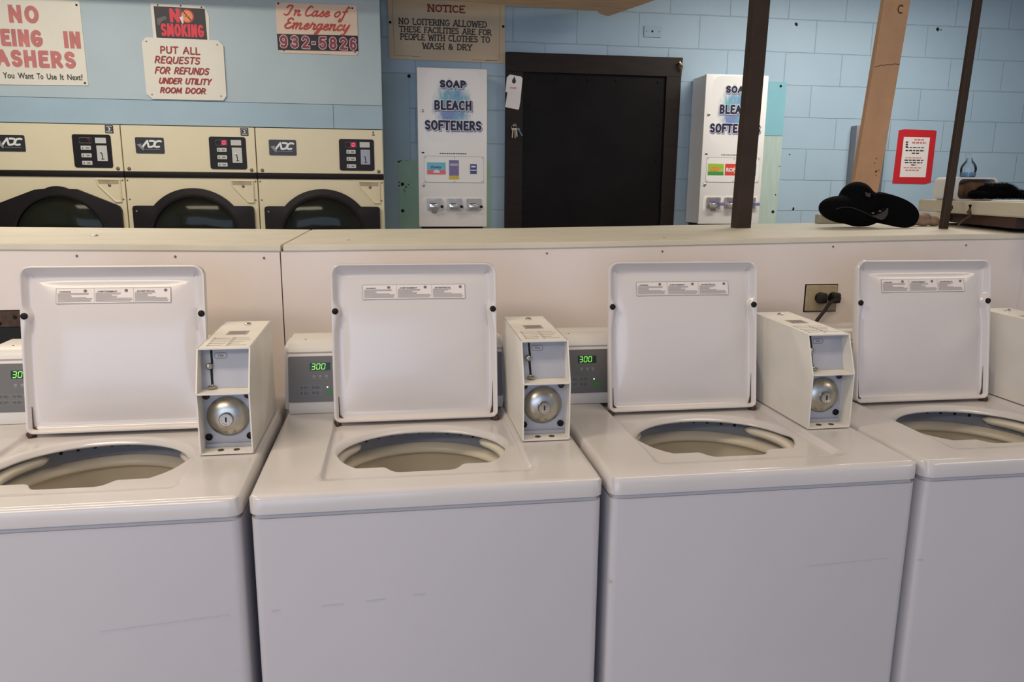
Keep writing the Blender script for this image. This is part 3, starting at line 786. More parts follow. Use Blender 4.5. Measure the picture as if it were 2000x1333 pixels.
    bm = bmesh.new(); prism(bm, [(u0, v0), (u1, v0), (u1, v1), (u0, v1)], .0008, sf); lab = obj('warning_label', bm, STICK, lid, smooth=None)
    bm = bmesh.new()
    for a in (((u0, v0), (u1, v0 + .0007)), ((u0, v1 - .0007), (u1, v1)), ((u0, v0), (u0 + .0007, v1)), ((u1 - .0007, v0), (u1, v1)), ((u0 + .078, v0), (u0 + .0785, v1)), ((u0 + .160, v0), (u0 + .1605, v1))):
        prism(bm, rrect(a[0][0], a[0][1], a[1][0], a[1][1], .0001, 1), .0012, sf)
    rnd = random.Random(2)
    for s0, s1 in ((u0 + .003, u0 + .076), (u0 + .081, u0 + .158), (u0 + .163, u1 - .003)):
        for r in range(9):
            v = v1 - .0125 - r * .0023
            full = r > 4
            prism(bm, rrect(s0, v, s0 + (s1 - s0) * (rnd.uniform(.9, 1) if full else rnd.uniform(.35, .9)), v + .0013, .0002, 1), .0011, sf)
    obj('label_print', bm, INKL, lid, smooth=None)
    for (a, b), word in zip(((u0 + .007, u0 + .030), (u0 + .085, u0 + .126), (u0 + .167, u0 + .205)), ('WARNING', 'AVERTISSEMENT', 'ADVERTENCIA')):
        bm = text_mesh(word, a, v1 - .0100, b, v1 - .0066, 0, .0013, .02, 0, lambda u, v, w: sf(u, v, .0012))
        me = bpy.data.meshes.new('label_heading'); bm.to_mesh(me); bm.free(); link('label_heading', me, INKD, lid)
    for u in (u0 + .060, u0 + .145, u0 + .228):
        bm = bmesh.new(); prism(bm, [(u + .0036 * math.cos(t * PI / 6), v1 - .0065 + .0033 * math.sin(t * PI / 6)) for t in range(12)], .0013, sf); obj('label_emblem', bm, INK, lid, smooth=None)
    return lid

def make_coin(root):
    BWD = 0.104; t = 0.0028
    y0, ym, yb = 0.225, 0.259, 0.535
    zb, zs, zt, zt2 = 0.931, 1.058, 1.145, 1.152
    prof = [(y0, zb), (y0, zs), (ym, zt), (yb, zt2), (yb, zb)]
    bm = bmesh.new(); F5 = lambda u, v, w: (w + .0005, u, v)
    for x in (0, BWD - t): prism(bm, prof, t, lambda u, v, w, x=x: (x + w, u, v))               # two cheeks
    prism(bm, [(ym, zt - t), (ym, zt), (yb, zt2), (yb, zt2 - t)], BWD - .001, F5)                        # roof
    prism(bm, [(y0, zb), (y0, zb + t), (yb, zb + t), (yb, zb)], BWD - .001, F5)                          # floor
    prism(bm, [(y0, zs - .002), (y0, zs + .0012), (.30, zs + .0012), (.30, zs - .002)], BWD - .001, F5)  # shelf
    prism(bm, [(yb - t, zb), (yb - t, zt2), (yb, zt2), (yb, zb)], BWD - .001, F5)                        # back
    cb2 = obj('coin_box', bm, BOXM, root, smooth=None); cb2.location = (0.5315, 0, 0.0015)
    cb = cb2
    # upper face plate with slide
    A = Vector((0, 0.268, zs + .001)); B = Vector((0, 0.290, zt - t)); d = (B - A).normalized(); nv = Vector((0, -d.z, d.y))
    pf = lambda u, v, w: tuple(A + Vector((u, 0, 0)) + d * v + nv * w)
    H = (B - A).length
    bm = bmesh.new(); prism(bm, [(t, 0), (BWD - t, 0), (BWD - t, H), (t, H)], .002, pf); obj('coin_plate', bm, SLATE, cb, smooth=None)
    bm = bmesh.new(); prism(bm, [(.0215, .050), (.026, .050), (.0235, H), (.019, H)], .0026, pf); prism(bm, [(.0215, .006), (.0262, .006), (.0245, .042), (.0195, .042)], .0026, pf); obj('coin_slot', bm, BLACK, cb, smooth=None)
    bm = bmesh.new(); bmesh.ops.create_uvsphere(bm, u_segments=16, v_segments=10, radius=.0072); bmesh.ops.translate(bm, verts=bm.verts[:], vec=pf(.0185, .045, .007)); obj('slide_knob', bm, DOME, cb, smooth=2)
    bm = bmesh.new(); lathe(bm, [(0, 0), (.0095, 0), (.011, .004), (.0075, .006), (.006, .004), (0, .004)], 16, Matrix.Translation(pf(.024, .001, .008)) @ Matrix.Scale(.8, 4)); obj('slide_stop', bm, DOME, cb, smooth=1)
    bm = bmesh.new(); pts = rrect(.028, H - .0245, .053, H - .0135, .0052, 6); q = [pf(u, v, .0024) for u, v in pts]; tube(bm, q, .00045, 5, closed=True); obj('price_badge', bm, INK, cb)
    bm = text_mesh('25¢', .0345, H - .0222, .0465, H - .0160, 0, .0024, .02, 0, lambda u, v, w: pf(u, v, .0024)); me = bpy.data.meshes.new('price_print'); bm.to_mesh(me); bm.free(); link('price_print', me, INK, cb)
    # lower lock plate
    yl = 0.268
    box('lock_plate', (t, yl, zb + .010), (BWD - t, yl + .004, zs - .002), SLATE, cb)
    bm = bmesh.new(); bx(bm, (t, yl - .006, zb + t), (BWD - t, yl + .002, zb + .011), .001, 1); obj('lock_plate_lip', bm, SLATE, cb)
    cxm, czm = BWD / 2 - .001, 0.5 * (zb + .010 + zs)
    MY = lambda x, y, z: Matrix.Translation((x, y, z)) @ Matrix.Rotation(PI / 2, 4, 'X')
    bm = bmesh.new(); lathe(bm, [(.0425, 0), (.0425, .003), (.0395, .0075), (.033, .0125), (.024, .0165), (.014, .0185), (0, .0185)], 40, MY(cxm, yl, czm)); obj('lock_dome', bm, DOME, cb, smooth=1)
    bm = bmesh.new(); lathe(bm, [(.0142, .016), (.0142, .0245), (.0125, .027), (.0095, .027), (.009, .0255), (0, .0255)], 28, MY(cxm, yl, czm - .001)); obj('lock_cylinder', bm, CHROME, cb, smooth=.8)
    bm = bmesh.new(); prism(bm, rrect(cxm - .0016, czm - .0060, cxm + .0016, czm + .0045, .001, 2), .0005, wall_fn(yl - .0256)); obj('keyhole', bm, BLACK, cb, smooth=None)
    for sx in (-1, 1):
        for sz in (-1, 1):
            bm = bmesh.new(); lathe(bm, [(.0072, 0), (.0072, .003), (.006, .0035), (.0052, .0015), (0, .0015)], 16, MY(cxm + sx * .041, yl, czm + sz * .044)); obj('lock_bolt', bm, DARK if sz < 0 else RUST, cb, smooth=.7)
    for x in (.037, .068):
        bm = bmesh.new(); disc(bm, (x, .243, zb + t), .0062, .0012, 'z', 14); obj('tray_bolt', bm, RUST, cb)
    # roof: lock button, name plate, price table
    sl = (zt2 - zt) / (yb - ym)
    rf = lambda u, v, w: (u, v, zt + (v - ym) * sl + w)
    bm = bmesh.new(); lathe(bm, [(.008, 0), (.008, .003), (.006, .0045), (0, .0045)], 16, Matrix.Translation(rf(.058, .495, 0))); obj('roof_lock', bm, CHROME, cb, smooth=.7)
    bm = bmesh.new(); prism(bm, rrect(.031, .385, .075, .425, .002, 2), .0005, rf); obj('name_plate', bm, INKL, cb, smooth=None)
    bm = bmesh.new()
    for q in range(3): prism(bm, rrect(.036, .392 + q * .010, .070, .395 + q * .010, .0005, 1), .0009, rf)
    obj('name_plate_print', bm, INK, cb, smooth=None)
    bm = bmesh.new(); rnd = random.Random(5)
    for c in (.016, .057):
        for q in range(5):
            v = .283 + q * .0165
            prism(bm, rrect(c, v, c + rnd.uniform(.018, .036), v + .0022, .0004, 1), .0005, rf)
            prism(bm, rrect(c - .002, v - .003, c + .0015, v + .006, .0004, 1), .0005, rf)
    prism(bm, rrect(.0525, .275, .0532, .360, .0002, 1), .0005, rf)
    obj('price_table', bm, INKL, cb, smooth=None)
    return cb

def copy_tree(o, parent=None):
    c = o.copy(); COL.objects.link(c); c.parent = parent
    for ch in list(o.children): copy_tree(ch, c)
    return c
proto = make_washer()
spots = [(-0.7475, 0.004, 0.0, 'white top-loading washer cut off by the left edge, lid open with a bright reflection'),
         (-0.085, 0.0, 0.0, 'white open washer directly in front of the divider seam, green 300 readout fully visible'),
         (0.5785, 0.0, 0.0, 'white open washer whose coin box stands below the black outlet, lid label sharply printed'),
         (1.2402, 0.0, 0.0, 'white open washer farthest right, its lid half covering the black power outlet')]
for i, (x, lx, cx_, lab) in enumerate(spots):
    o = proto if i == 0 else copy_tree(proto)
    o.location = (x, 0, 0); tag(o, lab, 'washing machine', 'row of coin washers along the divider')

SCUFF = mat('grey_scuff', s(189, 186, 191), 0.4)
def scuff(w, pts, r, name='scuff_mark'):
    bm = bmesh.new(); ribbon(bm, [(a, 0.0014, b) for a, b in pts], r); flat_obj(name, bm, SCUFF, w)
wash = [o for o in COL.objects if o.name.startswith('washing_machine')]
wash.sort(key=lambda o: o.location.x)
for a, b, c, d in ((.030, .705, .045, .706), (.12, .708, .16, .709), (.20, .711, .235, .713), (.29, .717, .31, .717)): scuff(wash[1], [(a, b), (c, d)], .0009)
scuff(wash[2], [(.004, .714), (.009, .714)], .0018); scuff(wash[2], [(.42, .716), (.60, .722)], .0005)
scuff(wash[3], [(.012, .712), (.020, .712)], .0016)
scuff(wash[0], [(.40, .690), (.62, .704)], .0006)

# ================================================================ DRYERS
def make_dryer(x0, number, plate_kind, gable, dim, label):
    D = thing('tumble_dryer', label, 'dryer', (x0, DY, 0), group='cream tumble dryers along the far wall')
    w = 0.697; ZT_ = 1.787; Y = 0.0
    P = lambda name, pts, h, m, par=D, y=Y: plate(name, pts, y, h, m, par)
    box('cabinet', (0.0015, 0.004, 0), (w - 0.0015, 0.42, ZT_ - 0.003), CREAM, D)
    bm = bmesh.new(); bx(bm, (0.002, -0.014, 1.541), (w - 0.002, 0.006, ZT_ - 0.002), 0.002, 1); fas = obj('fascia', bm, CREAM, D)
    bm = bmesh.new(); bx(bm, (0.0, -0.018, 1.511), (w, 0.006, 1.540), 0.004, 2); obj('trim_bar', bm, DARK, D)
    bm = bmesh.new(); bx(bm, (0.002, -0.010, 0.12), (w - 0.002, 0.006, 1.510), 0.002, 1); fr = obj('front_panel', bm, CREAM, D)
    box('kick_plate', (0.004, -0.004, 0), (w - 0.004, 0.006, 0.118), DARK, D)
    for x in (0.028, w - 0.028):
        bm = bmesh.new(); disc(bm, (x, -0.014, 1.556), 0.0095, 0.006, 'y', 14, .6); obj('screw', bm, SCREW, D)
    for x, z in ((0.012, 1.494), (w - 0.012, 1.494), (0.016, 1.392), (w - 0.016, 1.392)):
        bm = bmesh.new(); disc(bm, (x, -0.010, z), 0.0045, 0.003, 'y', 10, .5); obj('screw', bm, SCREW, D)
    # triangular finger recess
    tri = [(0.552, 1.498), (0.672, 1.496), (0.671, 1.379), (0.642, 1.379), (0.560, 1.468)]
    hr = P('handle_recess', tri, 0.004, CREAM, D, -0.010)
    cx_ = sum(p[0] for p in tri) / 5; cz_ = sum(p[1] for p in tri) / 5
    inn = [(cx_ + (a - cx_) * .86, cz_ + (b - cz_) * .86) for a, b in tri]
    bm = bmesh.new()
    for k in range(5):
        tube(bm, [(tri[k][0], -0.014, tri[k][1]), (tri[(k + 1) % 5][0], -0.014, tri[(k + 1) % 5][1])], 0.0045, 6)
    obj('recess_rim', bm, CREAM, hr)
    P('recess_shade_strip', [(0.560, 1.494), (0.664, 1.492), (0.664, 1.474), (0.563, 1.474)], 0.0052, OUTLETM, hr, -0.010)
    bm = bmesh.new(); disc(bm, (0.618, -0.0145, 1.467), 0.008, 0.004, 'y', 12, .4); obj('screw', bm, SCREW, hr)
    # logo plate
    lp = P('logo_plate', rrect(0.071, 1.638, 0.218, 1.723, 0.007, 4), 0.003, LOGO, D, -0.014)
    y = -0.0172
    bm = bmesh.new()
    stroke = lambda pts, r: ribbon(bm, [(a, y, b) for a, b in pts], r)
    X = lambda u, v: (0.107 + u * 0.0315 + v * 0.013, 1.6725 + v * 0.032)
    stroke([X(0, 0), X(.42, 1), X(1.0, 0)], 0.0052)
    stroke([X(.85, 1)] + [X(a, b) for a, b in arc(1.25, .5, .62, .5, 90, -90, 9)] + [X(1.15, 0)], 0.0052)
    stroke([X(a, b) for a, b in arc(2.35, .5, .62, .5, 60, 300, 10)], 0.0052)
    flat_obj('logo_lettering', bm, LOGOW, lp)
    plate('logo_arrow', [(0.079, 1.685), (0.104, 1.690), (0.100, 1.680), (0.113, 1.668), (0.110, 1.652), (0.098, 1.664)], -0.017, 0.0003, LOGOG, lp)
    rect('logo_underline', 0.116, 1.6590, 0.198, 1.6615, -0.017, 0.0003, LOGOG, lp)
    # control plate
    cp = P('control_plate', rrect(0.452, 1.559, 0.646, 1.733, 0.012, 4), 0.003, CTRL, D, -0.014)
    bm = bmesh.new(); q = [(a, -0.0175, b) for a, b in rrect(0.487, 1.688, 0.548, 1.716, 0.006, 4)]; tube(bm, q, 0.0009, 5, closed=True); obj('display_frame', bm, LOGOG, cp)
    if not dim:
        plate('display', rrect(0.515, 1.690, 0.546, 1.714, 0.004, 3), -0.017, 0.0006, REDW, cp)
    bm = bmesh.new(); seven(bm, '0' if not dim else '7', 0.524, 1.694, 0.0125, 0.016, 0, lambda u, v, w_: (u, -0.0185, v), .16); flat_obj('display_digit', bm, REDLD if dim else REDL, cp)
    for q in range(3):
        z = 1.6525 - q * 0.0395
        b = plate('button', rrect(0.492, z, 0.543, z + 0.021, 0.003, 3), -0.017, 0.0015, BTNW, cp)
        bm = bmesh.new(); prism(bm, rrect(0.499, z + .004, 0.504, z + .015, .001, 1), .0004, wall_fn(-0.0185)); prism(bm, rrect(0.517, z + .007, 0.534, z + .013, .001, 1), .0004, wall_fn(-0.0185)); obj('button_print', bm, INK, b, smooth=None)
    plate('instruction_plate', rrect(0.567, 1.688, 0.622, 1.717, 0.002, 2), -0.017, 0.001, BTNW, cp)
    cs = plate('coin_plate', rrect(0.571, 1.594, 0.623, 1.676, 0.002, 2), -0.017, 0.002, STEEL if plate_kind == 'steel' else BTNW, cp)
    bm = bmesh.new()
    prism(bm, [(0.596, 1.606), (0.6005, 1.606), (0.5975, 1.637), (0.592, 1.640), (0.589, 1.636), (0.593, 1.634)], .0006, wall_fn(-0.019)); prism(bm, rrect(0.590, 1.603, 0.607, 1.607, .001, 1), .0006, wall_fn(-0.019))
    obj('coin_slot', bm, BLACK, cs, smooth=None)
    bm = bmesh.new(); disc(bm, (0.590, -0.019, 1.642), 0.004, 0.004, 'y', 10, .5); obj('coin_knob', bm, CHROME, cs)
    # number
    if number == '1':
        rect('number_sticker', 0.622, 1.751, 0.664, 1.782, -0.014, 0.0003, CREAM, D)
        bm = bmesh.new(); [ribbon(bm, [(a, -0.0145, b) for a, b in p], .0022) for p in ([(.645, 1.757), (.645, 1.776), (.640, 1.771)], [(.639, 1.757), (.651, 1.757)])]; flat_obj('number', bm, INKD, D)
    else:
        npl = plate('number_plate', rrect(0.622, 1.741, 0.663, 1.783, 0.002, 2), -0.014, 0.002, BLACKS, D)
        bm = bmesh.new(); q = [(a, -0.0163, b) for a, b in rrect(0.6285, 1.7475, 0.6565, 1.7765, 0.002, 2)]; tube(bm, q, 0.0020, 5, closed=True); obj('number_border', bm, LOGOW, npl)
        text('number', number, 0.636, 1.754, 0.650, 1.771, -0.0165, LOGOW, npl, bold=.03)
    # door with round window
    cxd, czd, R, Rg = 0.352, 1.177, 0.278, 0.243
    top = []
    if not gable:
        a0 = math.degrees(math.acos(0.211 / R)); ex = R * math.cos(math.radians(a0)); zz = czd + R * math.sin(math.radians(a0))
        top = [(0.670, zz - .016), (0.666, zz - .004), (0.654, zz)] + arc(cxd, czd, R, R, a0, 180 - a0, 26) + [(0.050, zz), (0.034, zz - .004), (0.030, zz - .016)]
    else:
        top = [(0.672, 1.334), (0.664, 1.352), (0.648, 1.362)] + [(cxd + .102, 1.444)] + arc(cxd, 1.335, .125, .125, 62, 118, 10) + [(cxd - .110, 1.440), (0.050, 1.364), (0.034, 1.352), (0.028, 1.334)]
    bm = bmesh.new()
    outer = top + [(0.030, 0.90), (0.670, 0.90)]
    # ring of faces between the door outline and the window circle
    N = 96; po = []; pi_ = []
    def ray(a):
        d = Vector((math.cos(a), math.sin(a))); best = None
        for k in range(len(outer)):
            p = Vector(outer[k]) - Vector((cxd, czd)); q = Vector(outer[(k + 1) % len(outer)]) - Vector((cxd, czd)); e = q - p
            den = d.x * e.y - d.y * e.x
            if abs(den) < 1e-9: continue
            t = (p.x * e.y - p.y * e.x) / den; u = (p.x * d.y - p.y * d.x) / den
            if t > 0 and -1e-6 <= u <= 1 + 1e-6: best = t if best is None else min(best, t)
        return best or R
    angs = sorted(set([2 * PI * k / N for k in range(N)] + [math.atan2(b - czd, a - cxd) % (2 * PI) for a, b in outer]))
    rows = [[], [], [], []]
    for a in angs:
        t = max(ray(a), Rg + .01); c, s_ = math.cos(a), math.sin(a)
        for row, r, yy in ((rows[0], t, -0.010), (rows[1], t, -0.030), (rows[2], Rg + .004, -0.034), (rows[3], Rg - .012, -0.012)):
            row.append(bm.verts.new((cxd + r * c, yy, czd + r * s_)))
    for ra, rb in zip(rows, rows[1:]):
        for k in range(len(angs)): bm.faces.new((ra[k], ra[(k + 1) % len(angs)], rb[(k + 1) % len(angs)], rb[k]))
    dr = obj('door', bm, CTRL, D, smooth=.6)
    bm = bmesh.new(); lathe(bm, [(Rg + .006, 0), (Rg + .004, .006), (Rg - .004, .008), (Rg - .016, .003)], 64, Matrix.Translation((cxd, -0.030, czd)) @ Matrix.Rotation(PI / 2, 4, 'X')); obj('window_gasket', bm, DARK, dr, smooth=1)
    bm = bmesh.new(); lathe(bm, [(Rg - .010, 0), (Rg * .7, .012), (Rg * .4, .018), (0, .020)], 64, Matrix.Translation((cxd, -0.026, czd)) @ Matrix.Rotation(PI / 2, 4, 'X')); obj('window_glass', bm, GLASS, dr, smooth=2)
    bm = bmesh.new(); lathe(bm, [(0, -.40), (Rg - .014, -.40), (Rg - .014, 0)], 48, Matrix.Translation((cxd, -0.014, czd)) @ Matrix.Rotation(PI / 2, 4, 'X')); obj('drum', bm, DRUM, D, smooth=1)
    bm = bmesh.new(); disc(bm, (0.052, -0.030, 1.328), 0.005, 0.003, 'y', 10, .4); obj('screw', bm, LOGOG, dr)
    return D
# holes in the bodies behind the windows
_box = box
def box(name, a, b, m, parent=None, bev=0.0, seg=2):
    if name == 'cabinet' and m is CREAM:            # body left open at the front behind the drum
        bm = bmesh.new(); bx(bm, a, b)
        bmesh.ops.delete(bm, geom=[f for f in bm.faces if f.normal.y < -.9], context='FACES_ONLY')
        return obj(name, bm, m, parent)
    return _box(name, a, b, m, parent, bev, seg)
make_dryer(-0.561, '1', 'steel', False, False, 'cream tumble dryer marked 1, rightmost, with an arched black door and grey coin plate')
make_dryer(-1.259, '2', 'white', False, False, 'cream tumble dryer with number plate 2 and arched black door, middle of the three')
make_dryer(-1.957, '3', 'white', True, True, 'cream tumble dryer with number plate 3, its black door peaked like a gable')

# ================================================================ VENDING CABINETS
def make_vendor(x0, x1, z0, z1, yf, label, second):
    w = x1 - x0
    V = thing('vending_cabinet', label, 'vending machine', (x0, WY, z0), group='wall vending cabinets for laundry supplies')
    dep = WY - yf; h = z1 - z0
    bm = bmesh.new(); bx(bm, (0.002, -dep + 0.025, 0.004), (w - 0.002, -0.0125, h - 0.004), 0.002, 1); obj('housing', bm, WHITEP, V)
    y = -dep
    bm = bmesh.new(); bx(bm, (0, y, 0), (w, y + 0.024, h), 0.004, 2); dr = obj('front_door', bm, WHITEP, V)
    box('chute_slot', (0.02, y + 0.03, -0.016), (w - 0.02, -0.02, 0.006), BLACK, V)
    box('mounting_bracket', (0.05, -0.0125, 0.1), (w - 0.05, -0.0122, h - 0.1), STEEL, V)
    k = h / 0.932
    Z = lambda z: (z - 1.233) * k; Xs = lambda x: (x - 0.341) * w / 0.416
    R_ = lambda name, a, b, c, d, hh, m, par=V: rect(name, Xs(a), Z(b), Xs(c), Z(d), y, hh, m, par)
    # blue splash behind the words
    sp = plate('splash_print', rrect(-0.165, -0.21, 0.165, 0.21, 0.06, 6), 0, 0.0001, SPLASH, V); sp.location = (Xs(0.552), y, Z(1.945))
    for word, a, b, c, d in (('SOAP', .472, 2.052, .633, 2.097), ('BLEACH', .438, 1.924, .667, 1.982), ('SOFTENERS', .381, 1.808, .725, 1.866)):
        for nm, mm, dx, dz, g, yy in (('letter_drop', SHAD, .005, -.006, .0025, .0006), ('letter_edge', HALO, 0, 0, .0032, .0012), ('lettering', NAVY, 0, 0, 0, .0020)):
            bm = bmesh.new(); brush_line(bm, word, Xs(a), Z(b), Xs(c), Z(d), y - yy, 0.0066, square=True, halo=g, dx=dx, dz=dz, gap=.26); flat_obj(nm, bm, mm, V)
    # sample window
    wn = R_('sample_window', .376, 1.501, .737, 1.656, .0015, WHITEP)
    bm = bmesh.new(); q = [(a, y - .0015, b) for a, b in [(Xs(.376), Z(1.501)), (Xs(.737), Z(1.501)), (Xs(.737), Z(1.656)), (Xs(.376), Z(1.656))]]; tube(bm, q, .0011, 5, closed=True); obj('window_rim', bm, INKL, wn)
    for a in (.384, .560, .728):
        for b in (1.508, 1.648):
            bm = bmesh.new(); disc(bm, (Xs(a), y - .0015, Z(b)), .0028, .002, 'y', 8); obj('screw', bm, SCREW, wn)
    def pk(a, b, c, d, m, e=.0025): return rect('sample_pack', Xs(a), Z(b), Xs(c), Z(d), y - .0005, e, m, wn)
    if not second:
        p = pk(.393, 1.548, .505, 1.619, CYAN); rect('pack_band', Xs(.393), Z(1.548), Xs(.505), Z(1.573), y - .003, .0004, PINK, p)
        text('pack_print', 'Downy', Xs(.415), Z(1.578), Xs(.48), Z(1.600), y - .003, BLUEP, p, bold=.02, shear=.2)
        plate('pack_flower', [(Xs(.45) + .021 * math.cos(t * PI / 8), Z(1.558) + .016 * math.sin(t * PI / 8)) for t in range(9)], y - .0034, .0004, PAPER, p)
        p = pk(.526, 1.520, .585, 1.634, VIOLET); rect('pack_band', Xs(.526), Z(1.520), Xs(.585), Z(1.542), y - .003, .0004, YELLOW, p); rect('pack_title', Xs(.531), Z(1.600), Xs(.580), Z(1.614), y - .003, .0004, SLATE, p)
        p = pk(.654, 1.553, .694, 1.612, BLUEP); rect('pack_band', Xs(.656), Z(1.572), Xs(.692), Z(1.578), y - .003, .0004, PAPER, p); rect('pack_title', Xs(.660), Z(1.592), Xs(.687), Z(1.602), y - .003, .0004, PAPER, p)
    else:
        p = pk(.386, 1.545, .492, 1.617, LIME); rect('pack_band', Xs(.386), Z(1.545), Xs(.492), Z(1.566), y - .003, .0004, GREENP, p)
        text('pack_print', 'Gain', Xs(.405), Z(1.570), Xs(.462), Z(1.600), y - .003, ORANGE, p, bold=.04, shear=.3)
        p = pk(.502, 1.545, .612, 1.617, REDPK); plate('pack_swirl', [(Xs(.578) + .024 * math.cos(t * PI / 8), Z(1.577) + .026 * math.sin(t * PI / 8)) for t in range(16)], y - .003, .0003, YELLOW, p)
        plate('pack_swirl', [(Xs(.574) + .019 * math.cos(t * PI / 8), Z(1.580) + .021 * math.sin(t * PI / 8)) for t in range(16)], y - .0033, .0003, ORANGE, p)
        text('pack_print', 'ROMA', Xs(.508), Z(1.566), Xs(.606), Z(1.592), y - .003, PAPER, p, depth=.0011, bold=.05)
        p = pk(.640, 1.545, .715, 1.617, CYAN)
    # fine print line
    bm = bmesh.new(); x = Xs(.470)
    rnd = random.Random(8)
    while x < Xs(.628):
        l = rnd.uniform(.006, .016); prism(bm, [(x, Z(1.669)), (x + l, Z(1.669)), (x + l, Z(1.6745)), (x, Z(1.6745))], .0004, wall_fn(y)); x += l + .003
    obj('fine_print', bm, INKD, V, smooth=None)
    for z in (1.919, 1.483):
        bm = bmesh.new(); disc(bm, (Xs(.370), y, Z(z)), .0095, .006, 'y', 14, .3); lk = obj('door_lock', bm, DOME, V); bm = bmesh.new(); bx(bm, (Xs(.370) - .001, y - .0066, Z(z) - .004), (Xs(.370) + .001, y - .006, Z(z) + .004)); obj('keyhole', bm, BLACK, lk)
    plate('vent_slot', rrect(Xs(.361), Z(1.671), Xs(.378), Z(1.679), .002, 2), y, .0006, BLACK, V)
    # coin mechanisms
    mp_ = R_('mechanism_plate', .366, 1.318, .744, 1.412, .001, WHITEP)
    for q in range(3):
        a = .391 + q * .1205; 
        bm = bmesh.new(); prism(bm, rrect(Xs(a), Z(1.332), Xs(a + .090), Z(1.404), .004, 3), .010, wall_fn(y - .001)); cm = obj('coin_mechanism', bm, DOME, V, smooth=.5)
        bm = bmesh.new(); bx(bm, (Xs(a + .016), y - .0125, Z(1.376)), (Xs(a + .074), y - .010, Z(1.392))); obj('coin_print', bm, VIOLET if second else SLATE, cm)
        bm = bmesh.new(); bx(bm, (Xs(a + .012), y - .034, Z(1.338)), (Xs(a + .070), y - .010, Z(1.372)), .004, 2); obj('coin_slide', bm, CHROME, cm)
        bm = bmesh.new(); bx(bm, (Xs(a + .018), y - .012, Z(1.366)), (Xs(a + .056), y - .0105, Z(1.378))); obj('slide_gap', bm, BLACK, cm)
        bm = bmesh.new()
        if second: bx(bm, (Xs(a + .072), y - .030, Z(1.352)), (Xs(a + .112), y - .016, Z(1.372)), .003, 2)
        else: disc(bm, (Xs(a + .088), y - .016, Z(1.356)), .009, .022, 'y', 12, .4)
        obj('turn_knob', bm, VIOLET if second else DARK, cm)
        if q == 0:
            bm = bmesh.new(); bx(bm, (Xs(a + .026), y - .022, Z(1.318)), (Xs(a + .056), y - .004, Z(1.332)), .002, 1); obj('return_chute', bm, STEEL, cm)
    return V
make_vendor(0.341, 0.757, 1.233, 2.163, 3.40, 'white wall cabinet lettered SOAP BLEACH SOFTENERS, left of the dark door, pink sample inside', False)
make_vendor(2.135, 2.551, 1.252, 2.180, 3.40, 'white wall cabinet right of the dark door, half hidden by the brown post', True)

# boards fixed behind and beside the cabinets
def board(name, pts, th, m, label, cat, y=WY):
    o = plate(name, pts, y, th, m); tag(o, label, cat); return o
b1 = board('backing_board', [(0.224, 1.0), (0.811, 1.0), (0.812, 1.56), (0.80, 1.636), (0.221, 1.636)], 0.010, MINT, 'chipped mint green board fixed to the wall behind the left vending cabinet', 'board')
for x, z, r in ((0.247, 1.488, .011), (0.245, 1.322, .011)): screw_child(b1, x, WY - .010, z, r, HOLE, 'y', .001, 'bolt_hole')
for (x, z, r) in ((0.268, 1.470, .008), (0.256, 1.452, .006), (0.284, 1.486, .005), (0.226, 1.50, .006), (0.228, 1.478, .006), (0.227, 1.627, .008), (0.24, 1.632, .006), (0.262, 1.44, .004), (0.275, 1.635, .004)):
    pts = [(x + r * random.uniform(.5, 1.2) * math.cos(2 * PI * t / 8), min(1.636, z + r * random.uniform(.5, 1.2) * math.sin(2 * PI * t / 8))) for t in range(8)]
    plate('paint_chip', pts, WY - .010, .0006, STAIN, b1)
b2 = board('backing_board', [(2.45, 1.8315), (2.792, 1.8315), (2.792, 2.177), (2.45, 2.177)], 0.012, TEAL, 'teal painted board on the wall just right of the right vending cabinet', 'board')
screw_child(b2, 2.752, WY - .012, 2.150, .009, HOLE, 'y', .001, 'bolt_hole')
b3 = board('backing_board', [(2.45, 0.9), (2.795, 0.9), (2.795, 1.8305), (2.45, 1.8305)], 0.009, PALEG, 'pale grey green board under the teal board, right of the right vending cabinet', 'board')
for x, z, r in ((2.765, 1.325, .011), (2.775, 1.44, .005), (2.79, 1.63, .004)): screw_child(b3, x, WY - .009, z, r, HOLE, 'y', .001, 'bolt_hole')
ol = board('outlet_cover', rrect(1.795, 2.426, 1.911, 2.495, .003, 2), 0.007, BLUE2, 'blue painted blank cover plate on the block wall above the dark door', 'cover plate')
screw_child(ol, 1.849, WY - .007, 2.461, .007, HOLE, 'y', .001, 'centre_hole')
for x in (1.812, 1.895): screw_child(ol, x, WY - .007, 2.461, .003, INK)

# red-framed notice
rf_ = thing('framed_notice', 'small white notice on red paper taped to the block wall behind the thin post', 'notice', (0, WY, 0))
plate('red_backing', [(3.648, 1.524), (3.90, 1.522), (3.944, 1.533), (3.944, 1.885), (3.92, 1.890), (3.70, 1.892), (3.655, 1.885)], 0, 0.003, REDP, rf_)
pp = rect('notice_sheet', 3.697, 1.569, 3.897, 1.840, -0.003, 0.001, PAPER, rf_)
bm = bmesh.new(); bm2 = bmesh.new(); rnd = random.Random(3)
for z, a, b, hh, red in ((1.818, 3.78, 3.855, .010, 1), (1.797, 3.765, 3.872, .012, 1), (1.767, 3.725, 3.86, .007, 0), (1.745, 3.72, 3.865, .009, 0), (1.727, 3.77, 3.83, .009, 0), (1.697, 3.725, 3.85, .006, 1), (1.679, 3.72, 3.865, .009, 0), (1.663, 3.725, 3.86, .009, 0), (1.648, 3.775, 3.815, .008, 0), (1.629, 3.72, 3.86, .007, 1), (1.611, 3.735, 3.84, .009, 1)):
    x = a
    while x < b:
        l = rnd.uniform(.014, .03); prism(bm2 if red else bm, rrect(x, z, min(b, x + l), z + hh, .001, 1), .0004, wall_fn(-.004)); x += l + .006
